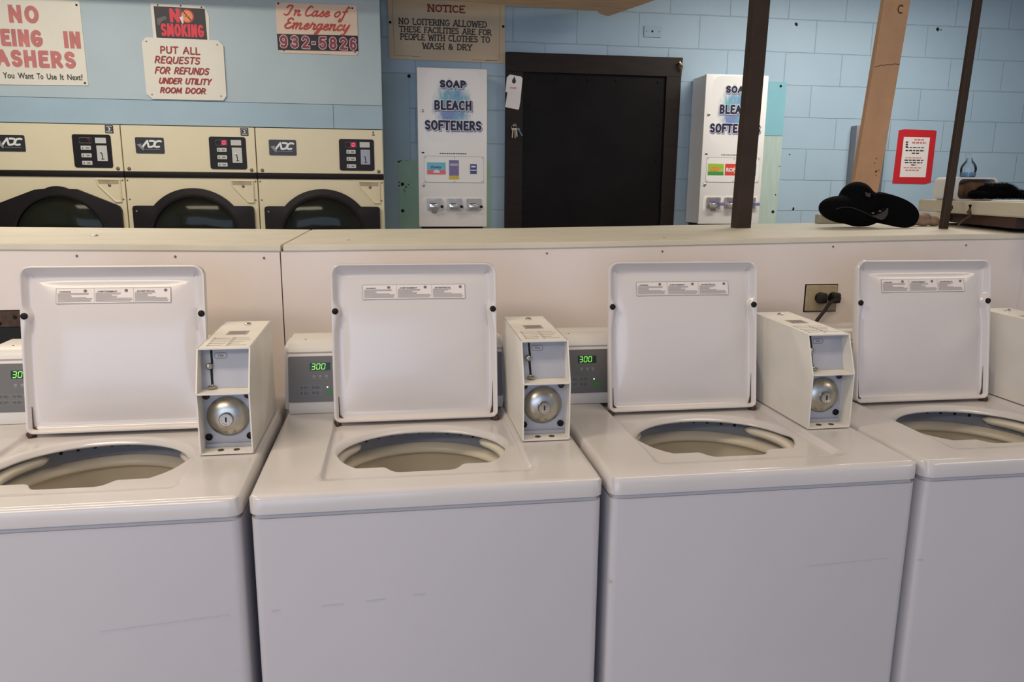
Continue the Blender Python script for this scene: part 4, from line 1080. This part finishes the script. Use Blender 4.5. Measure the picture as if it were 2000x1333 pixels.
for k in range(3): prism(bm, rrect(3.712 + rnd.uniform(0, .006), 1.80 - k * .016, 3.728 + rnd.uniform(0, .006), 1.811 - k * .016, .002, 2), .0004, wall_fn(-.004))
obj('notice_print', bm, INKD, pp, smooth=None); obj('notice_heading', bm2, REDF, pp, smooth=None)

# tall grey metal strip by the tan column
bm = bmesh.new(); bx(bm, (3.292, 3.56, 0.0), (3.52, WY, 1.905), .006, 2)
gm = tag(obj('metal_locker', bm, GREYM), 'narrow grey sheet metal box on the wall behind the tan column', 'metal box')
screw_child(gm, 3.385, 3.56, 1.755, .010, HOLE, 'y', .001, 'bolt_hole')

# paper tag and keys hanging on the door frame
pt = thing('paper_tag', 'white paper slips hung on the dark door frame above the keys', 'paper', (0.955, WY - .036, 2.16))
plate('slip', [(-.049, -.012), (-.030, .006), (.040, -.004), (.050, -.014), (.038, -.150), (.030, -.20), (-.058, -.185), (-.045, -.10), (-.058, -.10)], 0, .0012, PAPER, pt)
plate('slip', [(-.040, -.10), (.036, -.085), (.026, -.205), (-.060, -.190)], -.0014, .001, PAPER, pt)
bm = bmesh.new(); prism(bm, [(-.004 + .012 * math.cos(t * PI / 8), -.033 + .015 * math.sin(t * PI / 8)) for t in range(16)], .001, wall_fn(-.0014)); prism(bm, [(-.012, -.026), (.006, -.026), (-.001, -.004)], .0008, wall_fn(-.0014)); obj('drop_emblem', bm, LOGO, pt, smooth=None)
rect('tag_print', -.03, -.077, .012, -.071, -.0014, .0006, REDF, pt)
kr = thing('key_ring', 'bunch of brass and grey keys hanging in the dark door frame', 'keys', (0.955, WY - .036, 1.86))
bm = bmesh.new(); disc(bm, (0, 0, 0), .012, .012, 'y', 14, .4); obj('lock_cylinder', bm, STEEL, kr)
bm = bmesh.new(); tube(bm, [(-.004 + .016 * math.cos(t * PI / 10), -.016, -.012 + .016 * math.sin(t * PI / 10)) for t in range(20)], .0014, 6, closed=True); obj('ring', bm, STEEL, kr)
for x, ang, mm, L_ in ((-.012, -.08, BRASS, .050), (.010, .1, CHROME, .044), (.022, .55, GREYM, .046), (.002, .04, BRASS, .052)):
    bm = bmesh.new(); prism(bm, [(.009 * math.cos(t * PI / 6), .009 * math.sin(t * PI / 6)) for t in range(12)], .002, wall_fn(0)); prism(bm, [(-.0035, -.006), (.0035, -.006), (.0035, -L_), (0, -L_ - .004), (-.0035, -L_ + .002)], .002, wall_fn(0))
    o = obj('key', bm, mm, kr, smooth=None); o.location = (x, -.014 - abs(x), -.026); o.rotation_euler = (0, -ang, 0)

# ================================================================ SIGNS
def sign(name, label, y): return thing(name, label, 'sign', (0, y, 0))
SY = DY - 0.002
def rivets(sg, pts, r=.0055, m=HOLE):
    for x, z in pts:
        bm = bmesh.new(); disc(bm, (x, -.004, z), r, .002, 'y', 10, .4); obj('nail', bm, m, sg)
# large no-dyeing board
S = sign('warning_sign', 'big white board with faded red words ending EING IN, ASHERS, at left edge', SY)
plate('sign_board', [(-2.75, 1.964), (-1.401, 1.985), (-1.404, 2.399), (-1.415, 2.405), (-2.75, 2.405)], 0, .004, SIGNW, S)
for w_, a, b, c, d in (('NO', -1.755, 2.286, -1.604, 2.373), ('DYEING', -1.922, 2.170, -1.598, 2.255), ('IN', -1.503, 2.170, -1.412, 2.254), ('WASHERS', -1.925, 2.068, -1.448, 2.154)):
    bm = bmesh.new(); brush_line(bm, w_, a, b, c, d, -.0042, .0106, square=True, gap=.34); flat_obj('lettering', bm, REDF, S)
for w_, a, b, in (('You', -1.812, -1.757), ('Want', -1.740, -1.664), ('To', -1.648, -1.617), ('Use', -1.600, -1.552), ('It', -1.535, -1.517), ('Next?', -1.500, -1.424)):
    text('small_lettering', w_, a, 2.010, b, 2.040 if w_ != 'Would' else 2.04, -.004, INKD, S, bold=.02)
rivets(S, [(-1.420, 2.385), (-1.416, 1.997)])
# no smoking
S = sign('no_smoking_sign', 'worn black NO SMOKING sign with cream edges, tucked behind the refund board', SY)
plate('sign_backing', [(-1.055, 2.10), (-0.775, 2.10), (-0.765, 2.36), (-0.787, 2.408), (-1.055, 2.408)], 0, .003, SIGNW, S)
f = plate('sign_face', [(-1.036, 2.10), (-0.779, 2.10), (-0.784, 2.393), (-1.041, 2.396)], -.003, .001, BLACKS, S)
bm = bmesh.new(); brush_line(bm, 'N', -.967, 2.318, -.908, 2.388, -.0044, .0085, square=True); flat_obj('lettering', bm, REDN, S)
bm = bmesh.new(); brush_line(bm, 'SMOKING', -1.014, 2.247, -.793, 2.312, -.0044, .0064, square=True, gap=.36); flat_obj('lettering', bm, REDN, S)
sym = plate('ban_symbol', [(-.876 + .034 * math.cos(t * PI / 16), 2.352 + .034 * math.sin(t * PI / 16)) for t in range(32)], -.004, .0006, REDN, S)
plate('ban_disc', [(-.876 + .028 * math.cos(t * PI / 16), 2.352 + .028 * math.sin(t * PI / 16)) for t in range(32)], -.0046, .0004, ORANGE, sym)
plate('ban_bar', [(-.898, 2.376), (-.894, 2.380), (-.854, 2.332), (-.858, 2.328)], -.005, .0003, BLACKS, sym)
bm = bmesh.new(); tube(bm, [(-.890, -.0052, 2.352), (-.866, -.0052, 2.350)], .0024, 6); obj('cigarette', bm, INKL, sym)
plate('torn_patch', [(-.916, 2.345), (-.897, 2.352), (-.896, 2.315), (-.903, 2.314)], -.005, .0003, PAPER, S)
plate('torn_patch', [(-1.03, 2.335), (-.985, 2.350), (-.978, 2.335), (-1.005, 2.322), (-1.02, 2.300), (-1.028, 2.305)], -.004, .0003, INK, S)
plate('torn_patch', [(-.94, 2.383), (-.925, 2.392), (-.90, 2.386), (-.905, 2.36), (-.915, 2.345), (-.925, 2.365)], -.005, .0003, INK, S)
rivets(S, [(-1.02, 2.402), (-.905, 2.403), (-.800, 2.400)], .004, STAIN)
# refund board
S = sign('refund_sign', 'white board with clipped corners and brush lettering PUT ALL REQUESTS FOR REFUNDS', SY)
plate('sign_board', [(-1.113, 2.213), (-1.092, 2.238), (-.724, 2.236), (-.700, 2.209), (-.700, 1.950), (-.717, 1.926), (-1.083, 1.924), (-1.111, 1.950)], -.005, .004, SIGNW, S)
for body, a, b, c, d, sh in (('PUT ALL', -1.026, 2.157, -.820, 2.197, .05), ('REQUESTS', -1.060, 2.107, -.826, 2.146, .22), ('FOR REFUNDS', -1.062, 2.054, -.784, 2.092, .25), ('UNDER UTILITY', -1.047, 2.003, -.776, 2.037, .25), ('ROOM DOOR', -1.043, 1.955, -.806, 1.988, .2)):
    bm = bmesh.new(); brush_line(bm, body, a, b, c, d, -.0092, .0036, shear=sh, jitter=.02); flat_obj('brush_lettering', bm, REDB, S)
for x, z in ((-1.090, 2.217), (-.731, 2.213), (-1.083, 1.947), (-.728, 1.948)):
    bm = bmesh.new(); disc(bm, (x, -.009, z), .004, .002, 'y', 10, .4); obj('nail', bm, SCREW, S)
# emergency number
S = sign('emergency_sign', 'cream sign with red script In Case of Emergency and phone number 932-5826', SY)
plate('sign_board', [(-.418, 2.441), (.013, 2.443), (.014, 2.200), (.002, 2.184), (-.395, 2.184), (-.416, 2.196)], 0, .004, SIGNP, S)
plate('number_band', [(-.418, 2.281), (.013, 2.287), (.0135, 2.205), (-.416, 2.197)], -.004, .0008, BLACKS, S)
for ch, a, b in (('9', -.410, -.358), ('3', -.352, -.300), ('2', -.294, -.242), ('-', -.238, -.212), ('5', -.203, -.152), ('8', -.147, -.096), ('2', -.092, -.040), ('6', -.036, .010)):
    z0, z1 = (2.207, 2.277)
    if ch == '-': z0, z1 = 2.232, 2.246
    for nm, mm, g, yy in (('number_edge', PINKW, .0030, -.0052), ('number', REDD, 0, -.0060)):
        bm = bmesh.new(); brush_line(bm, ch, a + .003, z0 + .003, b - .003, z1 - .003, yy, .0066, square=ch in '25-', halo=g); flat_obj(nm, bm, mm, S)
SCR = {  # brush script, x then z in units of x-height
 'I': (1.3, [[(.2, 1.5), (.5, 1.9), (.95, 1.8), (.8, 1.1), (.6, .3), (.3, 0), (0, .15)]]),
 'n': (1.05, [[(.05, .9), (.2, 1), (.1, 0)], [(.13, .4), (.45, .95), (.7, .95), (.6, .4), (.6, .05), (.75, 0), (.95, .2)]]),
 'C': (1.0, [[(.85, 1.75), (.6, 1.9), (.25, 1.3), (.1, .5), (.3, 0), (.7, .1), (.95, .35)]]),
 'a': (.95, [[(.7, .9), (.4, 1), (.1, .6), (.05, .15), (.3, 0), (.6, .5), (.72, 1), (.6, .3), (.7, 0), (.95, .2)]]),
 's': (.75, [[(0, .1), (.35, .7), (.5, 1.05), (.55, .6), (.62, .2), (.4, 0), (.15, .1)]]),
 'e': (.8, [[(.1, .4), (.5, .6), (.6, .9), (.4, 1), (.12, .6), (.1, .15), (.35, 0), (.75, .3)]]),
 'o': (.85, [[(.5, 1), (.15, .7), (.05, .25), (.3, 0), (.6, .3), (.7, .8), (.5, 1)]]),
 'f': (.8, [[(.95, 1.7), (.8, 1.9), (.55, 1.2), (.35, 0), (.15, -.75), (-.1, -.8), (0, -.3)], [(.2, .95), (.75, 1.05)]]),
 'E': (1.1, [[(.85, 1.6), (.65, 1.85), (.3, 1.6), (.35, 1.1), (.6, 1.0), (.25, .85), (.05, .4), (.25, 0), (.65, .1), (.95, .45)]]),
 'm': (1.5, [[(.05, .9), (.2, 1), (.1, 0)], [(.13, .4), (.4, .95), (.6, .95), (.5, 0)], [(.53, .4), (.85, .95), (1.1, .95), (1.0, .4), (1.0, .05), (1.15, 0), (1.4, .2)]]),
 'r': (.85, [[(.05, .4), (.25, 1.15), (.35, .9), (.65, .9), (.55, .4), (.5, .1), (.65, 0), (.85, .2)]]),
 'g': (.95, [[(.7, .9), (.4, 1), (.1, .6), (.1, .15), (.35, .1), (.6, .5), (.75, 1), (.55, 0), (.3, -.7), (0, -.75), (.3, -.2), (.9, .2)]]),
 'c': (.75, [[(.6, .8), (.45, 1), (.15, .7), (.05, .25), (.25, 0), (.7, .25)]]),
 'y': (.95, [[(.1, .9), (.2, 1), (.1, .3), (.3, 0), (.6, .5), (.8, 1), (.55, 0), (.3, -.7), (0, -.75)]]),
 ' ': (.45, [])}
def script(body, x0, zb, x1, xh, r, sl=.28):
    bm = bmesh.new(); adv = 0; st = []
    for ch in body:
        w_, ss = SCR[ch]
        for p in ss: st.append([(adv + a, b) for a, b in p])
        adv += w_
    k = (x1 - x0) / adv
    for p in st: ribbon(bm, [(x0 + a * k + b * xh * sl, -.0046, zb + b * xh) for a, b in smooth_path(p)], r)
    return flat_obj('script_lettering', bm, REDS, S)
script('In Case', -.376, 2.379, -.135, .026, .0042)
script('of', -.112, 2.379, -.045, .028, .0042)
script('E', -.378, 2.312, -.330, .028, .0048); script('mergency', -.338, 2.310, -.032, .029, .0044)
rivets(S, [(-.403, 2.436), (-.012, 2.428)], .005); rivets(S, [(-.385, 2.196), (-.004, 2.200)], .004, STAIN)
# no loitering notice
S = sign('notice_sign', 'beige NOTICE sign, no loitering allowed, on the wall above the left vending cabinet', WY)
plate('sign_board', [(.182, 2.239), (.899, 2.236), (.893, 2.585), (.180, 2.585)], 0, .008, SIGNC, S)
bm = bmesh.new(); 
for p in ([(.214, 2.262), (.370, 2.257)], [(.690, 2.250), (.862, 2.252), (.866, 2.575)], [(.214, 2.262), (.208, 2.575)]): tube(bm, [(a, -.008, b) for a, b in p], .0009, 4)
obj('border_line', bm, INK, S)
bm = bmesh.new(); brush_line(bm, 'NOTICE', .418, 2.519, .648, 2.563, -.0084, .0042, serif=.10); flat_obj('heading', bm, mat('notice_maroon', s(120, 40, 44), .6), S)
for body, a, b, c, d in (('NO LOITERING ALLOWED', .242, 2.440, .785, 2.478), ('THESE FACILITIES ARE FOR', .246, 2.396, .814, 2.432), ('PEOPLE WITH CLOTHES TO', .250, 2.352, .804, 2.390), ('WASH & DRY', .384, 2.303, .692, 2.340)):
    bm = bmesh.new(); brush_line(bm, body, a, b, c, d, -.0084, .0031, serif=.10, jitter=.012); flat_obj('painted_lettering', bm, INKD, S)
rect('maker_mark', .775, 2.246, .845, 2.250, -.008, .0004, INK, S)
for x, z in ((.193, 2.450), (.885, 2.452)):
    bm = bmesh.new(); disc(bm, (x, -.008, z), .008, .003, 'y', 10, .4); obj('nail', bm, HOLE, S)
bm = bmesh.new(); disc(bm, (0.300, WY - .006, 2.142), .010, .010, 'y', 12, .3); tag(obj('wall_bolt', bm, HOLE), 'black bolt head in the blue wall left of the left vending cabinet', 'bolt')

# ================================================================ OVERHEAD PLANK, POSTS, COLUMN
bm = bmesh.new()
prism(bm, [(-2.4, 2.93), (-2.4, 3.17), (0.10, 3.17), (0.768, 3.286), (1.40, 3.328), (1.43, 3.40), (1.509, 3.463), (1.657, 3.004), (1.68, 2.93)], 0.10, lambda u, v, w: (u, v, 2.50 + w))
bmesh.ops.recalc_face_normals(bm, faces=bm.faces[:])
bmesh.ops.bevel(bm, geom=[e for e in bm.edges if e.verts[0].co.z < 2.51 and e.verts[1].co.z < 2.51], offset=.008, segments=2, affect='EDGES')
tag(obj('overhead_shelf', bm, PLANK), 'tan wooden shelf overhead at the top edge, above the NOTICE sign', 'shelf')

def lean_post(name, foot, top, wx, wy, m, label, cat):
    """square post from foot to top (front left corners)"""
    bm = bmesh.new()
    lo = [bm.verts.new((foot[0] + a, foot[1] + b, foot[2])) for a, b in ((0, 0), (wx, 0), (wx, wy), (0, wy))]
    hi = [bm.verts.new((top[0] + a, top[1] + b, top[2])) for a, b in ((0, 0), (wx, 0), (wx, wy), (0, wy))]
    bm.faces.new(lo[::-1]); bm.faces.new(hi)
    for k in range(4): bm.faces.new((lo[k], lo[(k + 1) % 4], hi[(k + 1) % 4], hi[k]))
    bmesh.ops.recalc_face_normals(bm, faces=bm.faces[:])
    bmesh.ops.bevel(bm, geom=[e for e in bm.edges if abs(e.verts[0].co.z - e.verts[1].co.z) > .5], offset=.002, segments=1, affect='EDGES')
    return tag(obj(name, bm, m), label, cat)
zc = capz(1.43)
lean_post('wooden_post', (1.424, 1.33, zc), (1.451, 1.33, 2.86), .0575, .05, BROWN, 'dark brown square post standing on the divider in front of the right vending cabinet', 'post')
zc2 = capz(2.08)
p2_ = lean_post('metal_post', (2.080, 1.10, zc2), (2.131, 1.10, 2.86), .0255, .020, BROWN, 'thin dark post standing on the divider right of the black cap', 'post')
bm = bmesh.new(); prism(bm, [(2.100, zc2 + .078), (2.112, zc2 + .082), (2.114, zc2 + .072), (2.108, zc2 + .060)], .004, wall_fn(1.105)); obj('bracket_stub', bm, BROWN, p2_, smooth=None)
col = lean_post('wooden_column', (2.131, 1.9, 0.0), (2.348, 1.9, 2.86), .124, .03, TAN, 'tan painted wooden column marked C behind the divider', 'column')
colx = lambda z: 2.131 + (2.348 - 2.131) * z / 2.86
bm = bmesh.new()
zz = 2.008; ribbon(bm, [(colx(zz) + a, 1.8995, zz + b) for a, b in ((.004, -.004), (.022, .000), (.030, .004), (.048, .004), (.066, .009), (.080, .007), (.098, .012), (.122, .011))], .0013)
flat_obj('crack', bm, STAIN, col)
bm = bmesh.new(); zz = 2.246
ribbon(bm, [(colx(zz) + .083 + .013 * math.cos(math.radians(t)), 1.8995, zz + .016 * math.sin(math.radians(t))) for t in range(50, 320, 18)], .0028); flat_obj('painted_letter', bm, STAIN, col)
for z, dx, r in ((1.612, .085, .004), (1.592, .08, .003), (1.555, .093, .006), (1.538, .097, .003), (1.562, .107, .003)):
    bm = bmesh.new(); ribbon(bm, [(colx(z) + dx, 1.8995, z), (colx(z) + dx + r, 1.8995, z + r * .5)], r * .6); flat_obj('scuff', bm, STAIN, col)

# ================================================================ OUTLETS ON THE DIVIDER
o_ = thing('power_outlet', 'tan outlet plate with a black plug between the two right-hand lids', 'power outlet', (1.421, PF, 1.146))
bm = bmesh.new(); bx(bm, (-.002, -.001, -.043), (.106, .001, .043)); obj('wall_cutout', bm, DARK, o_)
bm = bmesh.new(); bx(bm, (.001, -.006, -.040), (.103, 0, .040), .002, 1); obj('cover_plate', bm, OUTLETM, o_)
for x in (.046, .089):
    bm = bmesh.new(); disc(bm, (x, -.006, .002), .0165, .003, 'y', 20); obj('socket', bm, DARK, o_)
pl = thing('power_plug', 'black plug and cord leaving the tan outlet down behind the washer', 'plug', (1.421, PF, 1.146))
bm = bmesh.new(); bx(bm, (.030, -.030, -.014), (.060, -.0095, .018), .006, 2); bx(bm, (.078, -.030, -.014), (.104, -.0095, .018), .006, 2); obj('plug_body', bm, CORDM, pl)
bm = bmesh.new(); tube(bm, smooth_path([(.100, -.026, .002), (.080, -.034, -.002), (.062, -.038, -.010), (.045, -.038, -.035), (.025, -.034, -.066), (.006, -.028, -.10), (.0, -.024, -.16), (.0, -.024, -.3)]), .0055, 8); obj('cord', bm, CORDM, pl)
o_ = thing('power_outlet', 'rusty open outlet box with a black hole at the left edge of the divider', 'power outlet', (-.86, PF, 1.10))
bm = bmesh.new(); bx(bm, (-.05, -.003, -.047), (.085, 0, .046)); obj('wall_cutout', bm, BLACK, o_)
bm = bmesh.new(); bx(bm, (-.05, -.006, .002), (.082, -.003, .043), .001, 1); obj('cover_plate', bm, RUST, o_)
for x, z in ((.060, .028), (.022, .012)): screw_child(o_, x, -.006, z, .005, HOLE)

# ================================================================ BLACK CAP ON THE DIVIDER

def remeshed(name, blobs, m, parent, vox=.006, sm=8):
    """one closed smooth skin around several ellipsoids"""
    bm = bmesh.new()
    for c, r, ang in blobs:
        t = bmesh.new(); bmesh.ops.create_icosphere(t, subdivisions=3, radius=1)
        merge(bm, t, Matrix.Translation(c) @ Matrix.Rotation(ang, 4, 'Y') @ Matrix.Diagonal((*r, 1)))
    o = obj('tmp', bm, m, None)
    a = o.modifiers.new('r', 'REMESH'); a.mode = 'VOXEL'; a.voxel_size = vox
    b = o.modifiers.new('s', 'SMOOTH'); b.iterations = sm; b.factor = .5
    dg = bpy.context.evaluated_depsgraph_get()
    me = bpy.data.meshes.new_from_object(o.evaluated_get(dg)); bpy.data.objects.remove(o)
    return link(name, me, m, parent, None, 3)
hz = capz(1.9)
H = thing('baseball_cap', 'black baseball cap lying tipped over on the divider, brim to the right', 'cap', (1.865, 1.22, hz))
rel = lambda x, y, z: (x - 1.865, y - 1.22, z - hz)
remeshed('crown', [(rel(1.845, 1.26, 1.440), (.062, .060, .063), 0), (rel(1.798, 1.25, 1.402), (.096, .074, .050), .12), (rel(1.848, 1.235, 1.384), (.080, .062, .0425), .05), (rel(1.885, 1.24, 1.415), (.045, .05, .055), 0)], HATM, H, .005, 6)
out = [(1.905, 1.468), (1.925, 1.4665), (1.965, 1.457), (2.007, 1.442), (2.033, 1.424), (2.047, 1.402), (2.046, 1.382), (2.036, 1.362), (2.022, 1.350), (2.006, 1.3435), (1.986, 1.3425), (1.966, 1.3455), (1.930, 1.352), (1.898, 1.360)]
inn = [(1.885, 1.462), (1.895, 1.456), (1.904, 1.446), (1.910, 1.434), (1.913, 1.424), (1.914, 1.414), (1.914, 1.404), (1.912, 1.395), (1.909, 1.388), (1.905, 1.382), (1.900, 1.376), (1.895, 1.371), (1.888, 1.366), (1.880, 1.362)]
bm = bmesh.new(); rows = []
for k in range(9):
    t = k / 8; row = []
    for (a, b), (c, d) in zip(inn, out):
        x, z = a + (c - a) * t, b + (d - b) * t
        yy = 1.205 - .45 * (1.45 - z) * t + .05 * (z - 1.40) ** 2 / .005 * .3 * t
        row.append(bm.verts.new(rel(x, yy, z)))
    rows.append(row)
for a, b in zip(rows, rows[1:]):
    for i in range(len(inn) - 1): bm.faces.new((a[i], a[i + 1], b[i + 1], b[i]))
br = obj('brim', bm, HATM, H, smooth=3)
md = br.modifiers.new('thickness', 'SOLIDIFY'); md.thickness = .004; md.offset = -1
sb = br.modifiers.new('round', 'SUBSURF'); sb.levels = 1; sb.render_levels = 2
bm = bmesh.new()
tube(bm, [rel(*p) for p in smooth_path([(1.722, 1.184, 1.405), (1.745, 1.174, 1.413), (1.775, 1.168, 1.411), (1.805, 1.163, 1.401), (1.835, 1.163, 1.389), (1.862, 1.168, 1.378)])], .0016, 6); obj('edge_piping', bm, HATP, H)
bm = bmesh.new()
prism(bm, [(1.862, 1.386), (1.880, 1.392), (1.897, 1.402), (1.909, 1.411), (1.9125, 1.398), (1.910, 1.384), (1.902, 1.373), (1.893, 1.369), (1.880, 1.372), (1.866, 1.378), (1.850, 1.384)], .003, lambda u, v, w: rel(u, 1.168 + (1.40 - v) * .1 - w, v)); obj('lining', bm, HATI, H, smooth=None)
bm = bmesh.new(); prism(bm, [(1.832, 1.466), (1.846, 1.461), (1.855, 1.462), (1.853, 1.448), (1.838, 1.451)], .002, lambda u, v, w: rel(u, 1.192 - w, v)); obj('size_label', bm, HATI, H, smooth=None)
bm = bmesh.new(); tube(bm, [rel(*p) for p in smooth_path([(1.835, 1.166, 1.393), (1.855, 1.164, 1.390), (1.875, 1.163, 1.396), (1.898, 1.164, 1.408)])], .0045, 6); st_ = obj('closure_strap', bm, HATM, H)
for x, z in ((1.851, 1.3935), (1.877, 1.4005)):
    bm = bmesh.new(); bx(bm, rel(x - .005, 1.158, z - .0025), rel(x + .004, 1.162, z + .0020), .001, 1); obj('strap_stud', bm, INK, st_)

# ================================================================ RIGHT END OF THE DIVIDER
cz0 = capz(2.6)
ct = thing('side_counter', 'cream counter end overhanging the divider at the right edge of the photo', 'counter', (2.2, 1.0, cz0))
r2 = lambda x, y, z: (x - 2.2, y - 1.0, z - cz0)
bm = bmesh.new(); prism(bm, [(2.246, 1.335), (2.085, 0.70), (3.5, 0.70), (3.5, 1.56), (2.32, 1.56)], .046, lambda u, v, w: r2(u, v, 1.3915 + w))
bmesh.ops.recalc_face_normals(bm, faces=bm.faces[:]); bmesh.ops.bevel(bm, geom=bm.edges[:], offset=.004, segments=2, affect='EDGES'); obj('counter_top', bm, CAP, ct)
bm = bmesh.new(); prism(bm, [(2.290, 1.31), (2.132, 0.84), (3.45, 0.84), (3.45, 1.50), (2.36, 1.50)], 1.391 - capz(3.45) - .001, lambda u, v, w: r2(u, v, capz(3.45) + .001 + w)); obj('counter_shade_base', bm, SHADEU, ct, smooth=None)  # dark brown body: the shadow under the counter put into its colour
bm = bmesh.new(); bx(bm, r2(2.245, 1.33, capz(2.3) + .001), r2(2.285, 1.38, 1.391), .002, 1); obj('end_leg', bm, CAP, ct)
bm = bmesh.new(); tube(bm, [r2(2.188, 1.11, 1.425), r2(2.186, 1.11, 1.40), r2(2.192, 1.11, 1.385), r2(2.175, 1.13, 1.364), r2(2.165, 1.13, 1.35)], [.010, .012, .010, .007, .006], 8, flat=.5); obj('stained_bracket', bm, STAIN, ct)
wf = thing('moulded_tray', 'white moulded plastic tray standing on the cream counter at right', 'tray', (2.282, 1.30, 1.438))
fo = rrect(-.020, 0, .168, .086, .024, 6); fi = rrect(.003, .005, .160, .079, .019, 6)
bm = bmesh.new(); rows = []
for pts, yy in ((fo, .105), (fo, 0), (fi, 0), (fi, .098)): rows.append([bm.verts.new((a, yy, b)) for a, b in pts])
for a, b in zip(rows, rows[1:]):
    for i in range(len(fo)): bm.faces.new((a[i], a[(i + 1) % len(fo)], b[(i + 1) % len(fo)], b[i]))
bm.faces.new(rows[3][::-1]); bm.faces.new(rows[0])
o = obj('tray_shell', bm, WPLAS, wf, smooth=.5)
tag(remeshed('plush_bundle', [((2.372, 1.335, 1.480), (.066, .026, .034), 0), ((2.312, 1.33, 1.473), (.024, .022, .026), 0), ((2.420, 1.335, 1.478), (.020, .022, .027), .3)], TABBY, None, .005, 3), 'mottled brown furry bundle inside the white moulded tray', 'bundle')
fz = remeshed('fleece_bundle', [((2.362, 1.205, 1.462), (.072, .055, .0185), .0), ((2.352, 1.21, 1.466), (.046, .05, .026), 0), ((2.385, 1.20, 1.468), (.05, .045, .026), .1), ((2.31, 1.20, 1.456), (.055, .04, .0135), 0), ((2.44, 1.20, 1.456), (.06, .05, .0135), .0)], FUR, None, .004, 3)
fz.location.z = .004; tag(fz, 'black fluffy bundle on the cream counter at the right edge', 'bundle')
bm = bmesh.new(); me_ = fz.data; rnd = random.Random(7)
for p in me_.polygons:
    for q in range(2):
        if p.center.z < 1.445: continue
        c = p.center + Vector([rnd.uniform(-.002, .002) for _ in range(3)]); d = (p.normal + Vector([rnd.uniform(-.7, .7) for _ in range(3)])).normalized() * rnd.uniform(.005, .012)
        e = p.normal.cross(d).normalized() * .0006
        bm.faces.new([bm.verts.new(v) for v in (c - e, c + e, c + d)])
pile = obj('pile', bm, FUR, fz, smooth=None); pile['kind'] = 'stuff'
bt = thing('soap_bottle', 'small clear pump bottle standing on the white moulded tray', 'bottle', (2.360, 1.352, 1.5245))
bm = bmesh.new(); lathe(bm, [(0, 0), (.024, 0), (.027, .004), (.027, .020), (.029, .028), (.026, .042), (.017, .056), (.010, .063), (.010, .069), (0, .069)], 24); obj('bottle_body', bm, CLEAR, bt, smooth=1)
bm = bmesh.new(); lathe(bm, [(0, .002), (.0245, .002), (.0245, .018), (0, .018)], 24); obj('liquid', bm, mat('blue_liquid', s(120, 158, 196), .2), bt, smooth=.6)
bm = bmesh.new(); lathe(bm, [(0, .069), (.008, .069), (.008, .076), (.0035, .077), (.0035, .088), (.007, .089), (.007, .093), (0, .093)], 16); bx(bm, (-.014, -.0030, .0895), (0, .0030, .093), .001, 1); obj('pump', bm, mat('pump_plastic', s(176, 196, 208), .4), bt)
zk = capz(2.16)
tc_ = remeshed('crumpled_cloth', [((2.135, 1.30, zk + .024), (.024, .03, .022), .4), ((2.166, 1.31, zk + .027), (.022, .028, .025), -.3), ((2.196, 1.30, zk + .020), (.020, .026, .018), .2), ((2.150, 1.285, zk + .014), (.030, .02, .0125), -.1), ((2.182, 1.285, zk + .013), (.026, .02, .0115), .1), ((2.112, 1.30, zk + .014), (.02, .025, .0125), 0)], BEIGEC, None, .0035, 2)
tag(tc_, 'crumpled tan cloth on the divider behind the cap brim', 'cloth')
bm = bmesh.new(); bx(bm, (1.872, 1.53, capz(1.9) + .0005), (2.06, 1.57, capz(1.9) + .036), .002, 1)
tag(obj('folded_carton', bm, FOLIO), 'low grey olive carton on the divider behind the left side of the cap', 'carton')
